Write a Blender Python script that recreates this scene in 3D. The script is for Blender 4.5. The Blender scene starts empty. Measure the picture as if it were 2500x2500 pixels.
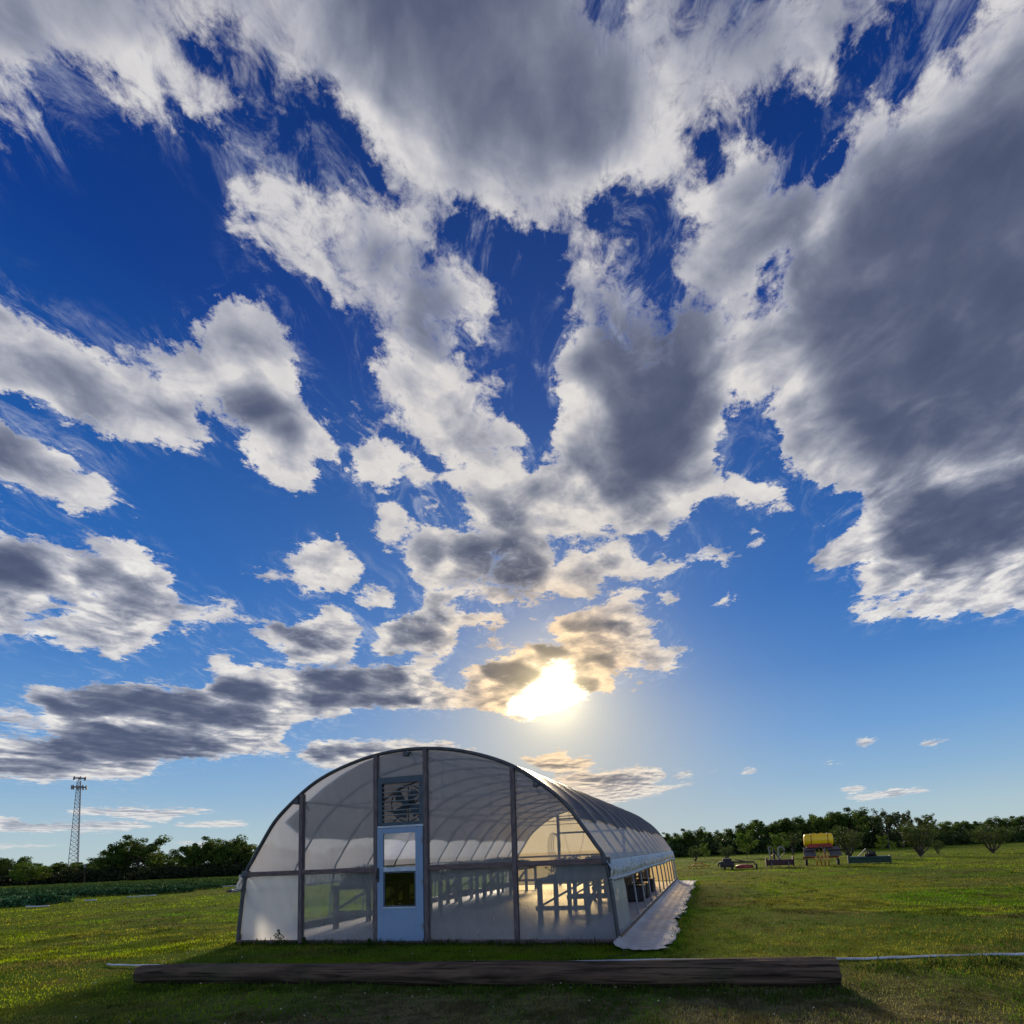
import bpy, bmesh, math, random
import numpy as np
from mathutils import Vector, Matrix, noise

# ------------------------------------------------------------------ camera, sun, world
SC = bpy.context.scene
COL = SC.collection
# camera solved from the photograph (2500 px square): focal length, principal point, pitch, roll, eye height
F, PX, PY, PITCH, ROLL, EYE = 1282.6, 1410.9, 1938.4, 0.1079, 0.0435, 1.486
_f = Vector((0, math.cos(PITCH), math.sin(PITCH)))
_u0 = Vector((0, -math.sin(PITCH), math.cos(PITCH)))
_x0 = Vector((1, 0, 0))
CX = math.cos(ROLL)*_x0 - math.sin(ROLL)*_u0
CU = math.sin(ROLL)*_x0 + math.cos(ROLL)*_u0
CF = _f
cam_d = bpy.data.cameras.new('camera')
cam = bpy.data.objects.new('camera', cam_d)
COL.objects.link(cam)
cam.matrix_world = Matrix(((CX.x, CU.x, -CF.x, 0), (CX.y, CU.y, -CF.y, 0), (CX.z, CU.z, -CF.z, EYE), (0, 0, 0, 1)))
cam_d.sensor_width = 36
cam_d.lens = F/2500*36
cam_d.shift_x = (1250-PX)/2500
cam_d.shift_y = (PY-1250)/2500
cam_d.clip_start = 0.1
cam_d.clip_end = 5000
SC.camera = cam
EYEP = Vector((0, 0, EYE))

def ray(x, y):
    """direction of the sight line through photograph pixel (x, y)"""
    return (CF + CX*((x-PX)/F) - CU*((y-PY)/F)).normalized()

SUN_DIR = ray(1352, 1700)
SUN_EL = math.asin(SUN_DIR.z)
SUN_AZ = math.atan2(SUN_DIR.x, SUN_DIR.y)
sun_d = bpy.data.lights.new('sun', 'SUN')
sun_d.energy = 5.0
sun_d.angle = math.radians(10.0)
sun_d.color = (1.0, 0.80, 0.55)
sun = bpy.data.objects.new('sun', sun_d)
COL.objects.link(sun)
sun.rotation_euler = (-SUN_DIR).to_track_quat('-Z', 'Y').to_euler()
sun.location = (0, 0, 50)

SC.view_settings.view_transform = 'Standard'
SC.view_settings.look = 'None'
SC.view_settings.exposure = 0.0
SC.view_settings.gamma = 1.0
SC.view_settings.use_curve_mapping = False
SC.cycles.max_bounces = 12
SC.cycles.transparent_max_bounces = 24
SC.cycles.caustics_reflective = False
SC.cycles.caustics_refractive = False
SC.cycles.sample_clamp_indirect = 4.0

def lin(r, g, b):
    def c(v):
        v /= 255
        return v/12.92 if v <= 0.04045 else ((v+0.055)/1.055)**2.4
    return (c(r), c(g), c(b), 1)

# ---- cloud field. Each outline is a cloud of this evening sky, given as sight lines (read on six
# overlapping views of the photograph), then laid on the sky hemisphere and broken up by noise nodes.
VIEW = {1: (0, 0), 2: (750, 0), 3: (1500, 0), 4: (0, 950), 5: (750, 950), 6: (1500, 950)}
def pts(*segs):
    out = []
    for k, seg in zip(segs[::2], segs[1::2]):
        for x, y in seg:
            if k == 7:
                out.append((x/3.019, 1860+y/3.019))
            else:
                out.append((VIEW[k][0]+x/1.932, VIEW[k][1]+y/1.932))
    return out
#CLOUDS
COVER = [
 (.62, pts(5, [(1640,640),(1740,650),(1760,720),(1690,700)])),
 (.6, pts(5, [(1700,1140),(1760,1130),(1790,1150),(1730,1160)])),
 (.7, pts(5, [(1520,1395),(1580,1380),(1600,1400),(1540,1415)])),
 (.62, pts(5, [(1180,1660),(1230,1650),(1260,1665),(1210,1675)])),
 (.9, pts(6, [(0,1880),(120,1885),(240,1870),(380,1850),(380,1862),(240,1900),(120,1932),(0,1932)])),
 (.75, pts(6, [(200,1755),(225,1745),(240,1758),(215,1768)])),
 (.8, pts(6, [(520,1885),(560,1875),(575,1888),(540,1896)])),
 (.8, pts(6, [(1195,1866),(1240,1858),(1255,1868),(1210,1876)])),
 (.8, pts(6, [(1180,1732),(1240,1722),(1255,1732),(1200,1740)])),
 (.75, pts(6, [(1620,1870),(1670,1860),(1690,1872),(1640,1880)])),
 (.75, pts(4, [(780,1840),(820,1830),(835,1845),(790,1852)])),
 (1.0, pts(1, [(-300,-300),(1150,-300),(1100,60),(1060,120),(960,160),(830,180),(780,250),(900,300),(980,360),(960,420),(1000,470),(1100,480),(1200,560),(1100,570),(1030,590),(1040,660),(960,600),(900,540),(840,520),(850,620),(830,680),(780,600),(700,560),(640,560),(580,480),(540,390),(470,390),(400,400),(310,430),(200,450),(190,520),(190,620),(130,590),(60,560),(0,560),(-300,600)])),
 (.52, pts(1, [(-200,560),(60,580),(160,660),(210,740),(150,860),(80,820),(0,760),(-200,760)])),
 (.50, pts(1, [(560,470),(660,560),(720,700),(800,740),(820,820),(760,780),(680,720),(600,600)])),
 (.53, pts(1, [(1050,120),(1180,180),(1290,230),(1340,330),(1390,460),(1480,460),(1480,380),(1600,380),(1640,560),(1750,640),(1650,760),(1600,850),(1530,720),(1450,740),(1330,690),(1230,600),(1100,480),(900,450),(950,200)])),
 (.52, pts(1, [(1000,560),(1180,620),(1160,760),(1130,800),(1080,700)])),
 (1.0, pts(1, [(1100,-300),(1180,160),(1270,210),(1330,300),(1380,440),(1470,440),(1550,360),(1620,400),(1650,550),(1760,610),(1740,740),(1830,800),(1930,880)],
           2, [(620,930),(690,900),(720,960),(840,1080),(980,1060),(1030,1130),(1180,1090),(1330,1050),(1390,1000),(1480,950),(1540,850),(1620,930),(1650,760),(1600,700),(1580,560),(1600,400),(1640,300),(1500,290),(1450,130),(1400,120),(1250,60),(1200,-300)])),
 (.84, pts(3, [(-20,-300),(1420,-300),(1400,40),(1330,110),(1290,60),(1230,70),(1140,170),(1120,270),(1060,370),(1000,510),(930,470),(880,420),(760,430),(650,490),(560,570),(500,640),(440,620),(400,560),(370,700),(380,840),(430,860),(520,780),(540,830),(440,1050),(380,1150),(330,1100),(300,960),(230,900),(230,800),(170,700),(150,560),(100,480),(40,290),(-20,150)])),
 (1.0, pts(3, [(1700,-300),(1700,-20),(1600,80),(1450,210),(1420,320),(1360,370),(1350,490),(1290,560),(1280,520),(1130,560),(1040,700),(1030,760),(960,780),(860,850),(700,800),(660,650),(600,640),(480,730),(450,830),(400,870),(330,980),(340,1100),(380,1160),(440,1060),(450,1110),(380,1220),(330,1200),(300,1300),(310,1390),(420,1440),(440,1500),(560,1480),(700,1400),(770,1270),(800,1340),(780,1420),(700,1500),(700,1560),(930,1620),(900,1740),(800,1790),(760,1860)],
           6, [(750,0),(710,110),(710,210),(760,230),(800,180),(800,280),(850,400),(960,460),(1040,470),(1150,490),(1230,500),(1170,540),(1150,600),(1110,640),(1110,700),(1040,720),(960,770),(900,760),(900,800),(960,830),(1020,860),(1080,830),(1150,840),(1190,870),(1180,940),(1160,990),(1100,1010),(1080,1070),(1150,1080),(1260,1110),(1400,1060),(1560,1080),(1700,1040),(1780,1080),(1870,1030),(1932,1050),(2400,1100),(2400,-2400)])),
 (1.0, pts(2, [(1200,1640),(1290,1560),(1400,1510),(1480,1560),(1560,1640),(1680,1680),(1740,1500),(1860,1480),(1960,1540)],
           3, [(620,1500),(700,1560),(930,1620),(900,1740),(800,1790),(700,1850),(620,1930)],
           6, [(560,110),(500,130),(510,200),(480,250),(510,310),(470,380),(520,430),(580,390),(640,430),(730,430),(800,480),(830,560),(740,560),(620,560),(560,500),(480,490),(400,560),(360,560),(350,610),(240,640),(60,700),(0,690)],
           5, [(1380,640),(1300,700),(1210,720),(1100,620),(1060,560),(1000,500),(900,420),(1000,380),(1100,400),(1100,330),(1180,190),(1140,110),(1170,0)],
           2, [(1150,1830),(1180,1750)])),
 (.74, pts(2, [(1180,1110),(1320,1110),(1400,1130),(1500,1040),(1560,1060),(1560,1120),(1700,1210),(1690,1230),(1560,1220),(1500,1160),(1430,1200),(1560,1240),(1620,1380),(1700,1500),(1700,1640),(1640,1670),(1560,1620),(1480,1530),(1420,1470),(1380,1450),(1280,1530),(1260,1450),(1290,1350),(1230,1340),(1180,1440),(1110,1410),(1100,1380),(1160,1330),(1200,1200),(1150,1170)])),
 (.80, pts(1, [(1090,900),(1170,850),(1250,800),(1330,880),(1400,890),(1430,980),(1500,1000),(1540,950),(1600,1000),(1590,930),(1680,900),(1800,970),(1932,930)],
           2, [(560,950),(680,950),(700,1030),(560,1040),(540,1100),(600,1160),(640,1170),(700,1190),(740,1240),(790,1210),(870,1300),(870,1360),(920,1420),(910,1490),(960,1480),(990,1530),(920,1600),(900,1660),(840,1680),(760,1650),(720,1700),(780,1760),(870,1740),(940,1800),(930,1870),(900,1930)],
           5, [(880,100),(960,130),(1000,200),(1020,340),(1000,380),(900,430),(640,390),(690,380),(650,310),(560,300),(430,200),(370,200),(340,40)],
           2, [(320,1870),(350,1800),(300,1760),(310,1690),(420,1690),(400,1640),(330,1640),(290,1610),(400,1600),(300,1530),(310,1480),(340,1440),(250,1400),(240,1480),(200,1480),(120,1410),(20,1390),(60,1310)],
           1, [(1400,1280),(1300,1260),(1160,1180),(1200,1100),(1110,1060),(1150,990)])),
 (.58, pts(1, [(1130,1040),(1340,1100),(1380,1260),(1300,1270),(1200,1230),(1140,1120)])),
 (.84, pts(5, [(430,200),(560,300),(650,310),(690,380),(640,390),(650,430),(740,500),(760,560),(830,600),(820,650),(740,690),(620,660),(540,680),(480,760),(470,840),(500,900),(560,960),(640,990),(760,990),(860,1020),(960,1000),(1080,990),(1180,960),(1290,970),(1380,930),(1440,890),(1560,880),(1650,900),(1780,860),(1932,800)],
           6, [(540,800),(600,750),(430,745),(330,790)],
           5, [(1760,800),(1650,820),(1560,820),(1500,720),(1380,720),(1290,740),(1220,740),(1160,850),(1140,780),(1160,710),(1090,640),(1080,620),(1180,660),(1210,720),(1370,690),(1360,620),(1440,620),(1500,690),(1620,660),(1660,740),(1740,740),(1690,640),(1790,610),(1810,530),(1500,400),(1000,380),(900,300),(640,250)])),
 (1.0, pts(1, [(-300,1300),(-80,1380),(60,1440),(170,1540),(260,1600),(390,1600),(520,1700),(600,1730),(700,1790),(740,1810),(800,1740),(870,1850)],
           4, [(900,40),(930,120),(970,220),(870,290),(740,240),(600,275),(500,230),(330,170),(150,60),(0,-20),(-300,-100)])),
 (1.0, pts(1, [(610,1640),(720,1600),(860,1620),(1070,1500),(1160,1500),(1100,1420),(1180,1400),(1310,1490),(1340,1550),(1420,1590),(1440,1640),(1430,1760),(1460,1860),(1360,1830),(1400,1880)],
           4, [(1430,60),(1500,130),(1530,180),(1580,240),(1540,310),(1500,340),(1470,440),(1400,450),(1330,430),(1230,330),(1090,240),(1110,130),(1180,130),(1100,60),(1070,110),(980,90),(900,20)],
           1, [(860,1800),(780,1740),(640,1680)])),
 (1.0, pts(4, [(-300,120),(30,150),(110,190),(210,220),(270,310),(330,280),(370,360),(450,380),(520,440),(500,500),(420,545),(340,570),(200,510),(60,440),(0,410),(-300,340)])),
 (.6, pts(4, [(500,500),(580,490),(650,560),(600,580),(500,530)])),
 (.58, pts(4, [(1490,130),(1620,60),(1660,0),(1740,60),(1790,220),(1700,150),(1620,110),(1560,190)])),
 (.95, pts(4, [(1610,370),(1640,260),(1700,230),(1780,230),(1850,290),(1932,330)], 5, [(560,350),(600,400),(590,470),(500,450),(400,470),(300,460),(210,420),(170,360)])),
 (1.0, pts(4, [(-300,600),(60,680),(150,680),(260,730),(300,760),(500,760),(440,700),(450,660),(560,690),(660,700),(690,760),(740,800),(830,840),(840,890),(800,910),(860,980),(820,1060),(800,1120),(770,1150),(660,1220),(600,1270),(540,1290),(480,1260),(450,1220),(330,1240),(280,1200),(180,1180),(0,1170),(-300,1180)])),
 (.72, pts(4, [(820,1040),(900,1010),(1040,980),(1110,1000),(1100,1040),(1240,1070),(1130,1120),(1020,1110),(990,1170),(910,1130),(930,1190),(860,1190),(840,1100)])),
 (1.0, pts(4, [(100,1440),(200,1390),(340,1410),(420,1400),(560,1400),(680,1385),(800,1390),(900,1420),(960,1400),(1000,1340),(1280,1320),(1440,1320),(1700,1300),(1880,1300),(1932,1270)],
           5, [(480,1270),(640,1270),(650,1300),(560,1340),(640,1380),(730,1410),(740,1500),(640,1520),(520,1500),(420,1520),(300,1490),(200,1540),(100,1560),(0,1560)],
           4, [(1380,1590),(1330,1620),(1340,1690),(1390,1700),(1340,1750),(1280,1720),(1180,1720),(1000,1750),(830,1740),(720,1780),(720,1820),(640,1850),(420,1840),(200,1850),(0,1835),(-300,1840),(-300,1600),(60,1640),(180,1650),(300,1640),(220,1590),(180,1500)])),
 (.9, pts(4, [(950,1330),(990,1290),(990,1220),(1050,1220),(1110,1290),(1250,1290),(1250,1340)])),
 (.75, pts(4, [(80,1420),(150,1400),(200,1380),(340,1410),(200,1440)])),
 (.8, pts(4, [(-300,1480),(60,1500),(200,1560),(210,1590),(130,1610),(0,1580),(-300,1590)])),
 (.75, pts(4, [(415,1375),(470,1345),(500,1360),(490,1385)])),
 (.55, pts(4, [(680,1350),(780,1310),(870,1305),(800,1335),(700,1370)])),
 (.97, pts(5, [(720,1340),(820,1300),(930,1280),(980,1290),(970,1230),(1100,1180),(1200,1200),(1130,1140),(1200,1050),(1350,1020),(1530,1010),(1620,1080),(1620,1170),(1700,1210),(1880,1240),(1700,1260),(1730,1290),(1790,1320),(1720,1350),(1600,1330),(1400,1330),(1470,1380),(1460,1430),(1330,1450),(1260,1500),(1180,1530),(1060,1560),(960,1560),(860,1530),(740,1500),(730,1410),(740,1360)])),
 (.7, pts(5, [(1600,1080),(1720,1080),(1740,1100),(1620,1115)])),
 (.97, pts(4, [(1120,830),(1200,850),(1300,860),(1400,880),(1360,840),(1310,800),(1350,790),(1440,740),(1500,720),(1580,730),(1640,780),(1710,810),(1740,880),(1650,900),(1640,940),(1540,965),(1400,930),(1280,905),(1150,870)])),
 (.7, pts(4, [(1170,780),(1210,765),(1250,800),(1200,805)])),
 (.9, pts(4, [(1630,960),(1700,960),(1780,925),(1860,945),(1895,1000),(1820,1035),(1720,1020)])),
 (.95, pts(4, [(1150,1140),(1240,1095),(1400,1100),(1500,1070),(1560,1020),(1650,1050),(1700,1110),(1660,1190),(1690,1230),(1640,1290),(1500,1295),(1350,1290),(1250,1220)])),
 (.97, pts(5, [(290,1100),(340,1110),(450,1080),(500,1040),(560,960),(640,1000),(760,1030),(870,1040),(940,1090),(860,1120),(700,1120),(700,1190),(680,1240),(560,1255),(470,1230),(380,1240),(300,1260),(310,1180)])),
 (.85, pts(5, [(340,560),(430,520),(480,600),(540,650),(440,720),(390,750),(360,690),(300,665),(350,640)])),
 (.6, pts(5, [(470,500),(600,490),(660,550),(640,600),(560,570)])),
 (.8, pts(5, [(1440,995),(1520,940),(1590,945),(1620,990),(1500,1010)])),
 (.55, pts(5, [(750,1220),(840,1160),(960,1180),(960,1230),(860,1240)])),
 (.6, pts(5, [(1030,1070),(1070,1050),(1100,1075),(1080,1095)])),
 (.8, pts(6, [(185,985),(200,960),(310,965),(310,1010),(240,1015)])),
 (.75, pts(6, [(490,965),(570,950),(590,985),(540,1000),(530,1040),(480,1035),(510,1005)])),
 (.75, pts(6, [(640,735),(660,680),(750,670),(720,720),(680,750)])),
 (.7, pts(6, [(700,395),(730,355),(765,390),(730,415)])),
 (.47, pts(6, [(830,600),(990,570),(1030,640),(850,660),(770,640)])),
 (.5, pts(6, [(590,1195),(650,1185),(660,1230),(620,1225)])),
 (.45, pts(6, [(970,1030),(1050,990),(1060,1005),(1000,1035)])),
 (1.0, pts(6, [(1090,1678),(1180,1652),(1285,1660),(1200,1686)])),
 (.85, pts(6, [(1385,1678),(1480,1650),(1560,1628),(1640,1640),(1500,1688)])),
 (.6, pts(6, [(1285,1690),(1310,1666),(1345,1675),(1330,1692)])),
 (1.0, pts(6, [(895,1769),(1000,1755),(1090,1752),(1080,1768),(950,1776)])),
 (1.0, pts(6, [(1050,1895),(1140,1868),(1210,1890),(1100,1910)])),
 (1.0, pts(6, [(1280,1895),(1400,1876),(1540,1888),(1300,1925),(1150,1940),(1050,1928)])),
 (1.0, pts(6, [(565,1815),(620,1778),(690,1785),(650,1815)])),
 (1.0, pts(6, [(428,1815),(490,1795),(505,1808),(450,1822)])),
 (1.0, pts(6, [(250,1815),(300,1798),(370,1803),(380,1828),(300,1835)])),
 (.6, pts(6, [(70,1405),(110,1385),(135,1395),(100,1418)])),
 (1.0, pts(5, [(920,1740),(1080,1745),(1200,1700),(1260,1740),(1390,1752),(1300,1795),(1180,1810),(1100,1790)])),
 (1.0, pts(5, [(1140,1840),(1300,1800),(1450,1800),(1560,1780),(1690,1790),(1690,1840),(1600,1880),(1560,1932),(1420,1960),(1300,1900)])),
 (.97, pts(5, [(0,1660),(100,1660),(200,1650),(400,1660),(560,1660),(800,1690),(800,1720),(500,1720),(300,1760),(100,1790),(0,1780)], 4, [(1390,1735),(1460,1680),(1530,1650)])),
 (1.0, pts(7, [(440,365),(520,345),(640,330),(760,345),(900,330),(1200,345),(1500,340),(1660,370),(1300,390),(1250,445),(1000,425),(800,400),(520,385)])),
 (1.0, pts(7, [(-300,380),(130,400),(140,440),(540,455),(700,435),(1000,450),(1200,490),(900,510),(400,530),(-300,530)])),
 (.95, pts(7, [(1270,450),(1680,432),(1900,465),(1600,495),(1300,475)])),
 (.8, pts(7, [(-300,610),(400,605),(800,595),(300,645),(-200,650)])),
 (.75, pts(7, [(1140,570),(1500,590),(1880,620),(1500,650)])),
]
HOLES = [
 pts(1, [(970,225),(1040,280),(1095,400),(1085,475),(1010,445),(985,330)]),
 pts(1, [(1100,210),(1195,215),(1195,290),(1120,285)]),
 pts(1, [(1470,450),(1600,415),(1625,530),(1560,570),(1500,610),(1460,540)]),
 pts(1, [(1660,590),(1750,610),(1760,680),(1700,760),(1650,700)]),
 pts(1, [(1270,225),(1320,280),(1330,370),(1290,330)]),
 pts(1, [(400,1700),(470,1730),(480,1780),(410,1760)]),
 pts(4, [(200,950),(340,960),(370,995),(250,1005)]),
 pts(4, [(410,930),(500,940),(530,985),(430,985)]),
 pts(4, [(80,1070),(180,1045),(380,1050),(280,1080),(200,1085),(130,1100)]),
 pts(4, [(600,1570),(670,1545),(680,1580),(620,1590)]),
 pts(3, [(370,1200),(400,1100),(445,1090),(420,1200)]),
 pts(6, [(1160,985),(1300,965),(1560,905),(1560,940),(1350,975),(1200,1005)]),
 pts(6, [(1860,800),(1932,785),(1980,800),(1900,815)]),
 pts(2, [(60,1120),(200,1200),(210,1280),(130,1260),(80,1200)]),
 pts(2, [(800,880+140),(700,1120),(640,1240),(560,1260),(560,1130),(620,1060)]),
]
DARK = [
 (.85, 14, pts(2, [(150,-300),(200,200),(450,500),(700,640),(1000,720),(1300,740),(1500,600),(1560,420),(1500,290),(1000,220),(1150,60),(1150,-300)])),
 (.4, 14, pts(1, [(-300,-300),(60,-300),(100,200),(0,250),(-300,200)])),
 (.35, 16, pts(1, [(200,-300),(700,-300),(650,150),(300,200)])),
 (.3, 10, pts(1, [(420,250),(760,230),(880,330),(640,330)])),
 (.6, 14, pts(3, [(150,-300),(800,-300),(700,150),(300,180)])),
 (1.0, 16, pts(3, [(2200,60),(1932,180),(1700,500),(1500,700),(1330,850),(1180,1020),(1000,1130),(880,1250),(850,1450),(960,1650),(1000,1932)],
             6, [(1020,150),(1150,300),(1400,350),(1550,360),(2000,200),(2300,100),(2300,-1500)])),
 (1.0, 9, pts(6, [(1330,570),(1500,490),(1932,330),(2300,300),(2300,620),(1932,700),(1700,820),(1400,860),(1250,830),(1230,700)])),
 (.55, 10, pts(3, [(560,850),(760,830),(960,860),(860,1000),(620,1060),(520,1000)])),
 (.5, 10, pts(3, [(480,1100),(700,1100),(760,1200),(600,1400),(450,1380),(420,1300)])),
 (.35, 7, pts(1, [(1060,640),(1340,640),(1600,700),(1300,720)])),
 (.6, 8, pts(2, [(480,1150),(520,1350),(430,1500),(560,1700),(680,1650),(700,1450),(620,1300),(560,1200)])),
 (.45, 6, pts(2, [(250,1200),(420,1180),(480,1290),(340,1300)])),
 (1.0, 11, pts(5, [(1380,-350),(1300,-100),(1450,100),(1380,330),(1480,470),(1640,510),(1730,320),(1900,200),(1900,-300)])),
 (.8, 9, pts(3, [(300,1550),(480,1600),(450,1932),(0,1932),(0,1700)])),
 (.85, 6, pts(1, [(1060,1760),(1260,1740),(1330,1800),(1280,1930),(1100,1930)])),
 (.35, 7, pts(1, [(900,1600),(1150,1510),(1300,1560),(1100,1650),(700,1640)])),
 (.4, 6, pts(4, [(1180,20),(1380,60),(1400,200),(1250,160)])),
 (.5, 7, pts(1, [(-100,1700),(250,1690),(400,1830),(200,1860),(0,1780)])),
 (.35, 6, pts(4, [(280,20),(560,60),(600,160),(400,120)])),
 (.65, 8, pts(4, [(-200,180),(100,230),(300,350),(330,400),(150,390),(-200,330)])),
 (.85, 7, pts(4, [(-200,690),(150,740),(280,820),(300,900),(0,930),(-200,900)])),
 (.75, 6, pts(4, [(330,770),(560,790),(640,880),(620,930),(500,890),(380,850)])),
 (.4, 5, pts(4, [(60,1100),(300,1110),(420,1150),(300,1170),(60,1140)])),
 (1.0, 6, pts(4, [(150,1430),(500,1405),(850,1405),(1000,1480),(1250,1520),(1250,1570),(900,1600),(680,1530),(640,1500),(500,1550),(240,1540)])),
 (.95, 4, pts(4, [(980,1370),(1200,1360),(1350,1420),(1250,1480),(1000,1440)])),
 (.95, 5, pts(4, [(1400,1335),(1900,1320)], 5, [(450,1360),(350,1420),(0,1440)], 4, [(1500,1420)])),
 (.55, 4, pts(4, [(1400,1450),(1700,1430),(1660,1500),(1450,1510)])),
 (.95, 5, pts(4, [(80,1690),(340,1610),(800,1610),(1100,1680),(1000,1740),(700,1750),(300,1770)])),
 (.75, 5, pts(4, [(-300,1760),(300,1770),(400,1800),(300,1825),(-300,1815)])),
 (.5, 4, pts(4, [(-200,1540),(120,1560),(120,1590),(-200,1570)])),
 (.85, 4, pts(4, [(1200,1110),(1400,1115),(1600,1220),(1500,1250),(1320,1200)])),
 (.75, 4, pts(5, [(370,1120),(540,1080),(640,1150),(580,1190),(420,1180)])),
 (.5, 3, pts(5, [(560,1010),(630,1040),(640,1110),(580,1080)])),
 (.85, 6, pts(5, [(720,720),(960,690),(1140,840),(1100,920),(950,960),(850,890),(700,820)])),
 (.6, 5, pts(5, [(870,560),(1000,560),(1080,720),(940,720)])),
 (.4, 5, pts(5, [(520,700),(680,700),(700,800),(560,860)])),
 (.35, 5, pts(5, [(1280,780),(1480,780),(1460,860),(1320,860)])),
 (1.0, 3, pts(5, [(820,1295),(1000,1295),(1120,1370),(1000,1410),(860,1360)])),
 (.9, 3, pts(5, [(1060,1200),(1180,1210),(1230,1265),(1100,1275)])),
 (.75, 3, pts(5, [(1180,1080),(1400,1075),(1560,1110),(1250,1140)])),
 (.75, 3, pts(5, [(1260,1350),(1380,1365),(1340,1415),(1250,1405)])),
 (.5, 3, pts(5, [(1300,1240),(1460,1250),(1440,1290),(1320,1280)])),
 (.8, 3, pts(5, [(20,1440),(560,1450),(520,1490),(200,1500),(20,1520)])),
 (.3, 5, pts(4, [(1440,800),(1600,790),(1640,860),(1500,860)])),
 (.8, 3, pts(4, [(1440,1700),(1932,1690)], 5, [(420,1690),(100,1745)], 4, [(1500,1752)])),
 (.55, 2, pts(5, [(960,1765),(1150,1770),(1260,1780),(1100,1790)])),
 (.55, 2, pts(5, [(1180,1835),(1420,1825),(1640,1830),(1400,1860)])),
 (.45, 2, pts(7, [(660,350),(1500,352),(1500,372),(700,372)])),
 (.4, 2, pts(7, [(0,420),(1000,470),(400,500),(0,500)])),
 (.6, 2, pts(6, [(1270,1905),(1480,1895),(1300,1918)])),
]
LIGHTEN = [
 (.5, 7, pts(6, [(1250,520),(1400,440),(1932,230),(1950,290),(1500,470),(1300,580)])),
 (.6, 7, pts(3, [(1060,960),(1250,780),(1330,620),(1400,700),(1240,860)])),
 (.5, 8, pts(3, [(1400,600),(1500,350),(1932,-50),(1932,60),(1600,420)])),
 (.6, 8, pts(3, [(780,1250),(800,1150),(950,1050),(980,1130),(860,1260)])),
 (.25, 10, pts(3, [(1100,1700),(1500,1450),(1932,1150),(1932,1300),(1400,1650)])),
 (.4, 8, pts(2, [(980,200),(1100,60),(1270,100),(1250,220),(1100,260)])),
 (.4, 4, pts(4, [(350,1780),(560,1770),(560,1800),(400,1800)])),
 (.5, 4, pts(4, [(420,1580),(610,1570),(560,1600),(420,1605)])),
 (.3, 5, pts(4, [(640,1490),(760,1500),(700,1530)])),
]
BURN = [
 (1.0, 4.2, pts(5, [(900,1530),(960,1480),(940,1440),(1010,1430),(1060,1390),(1130,1370),(1080,1330),(1200,1280),(1270,1300),(1250,1400),(1330,1420),(1320,1460),(1200,1510),(1060,1560),(960,1545)])),
 (.6, 2.0, pts(5, [(1010,1260),(1060,1280),(1110,1300),(1080,1320),(1040,1300)])),
]

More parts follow.
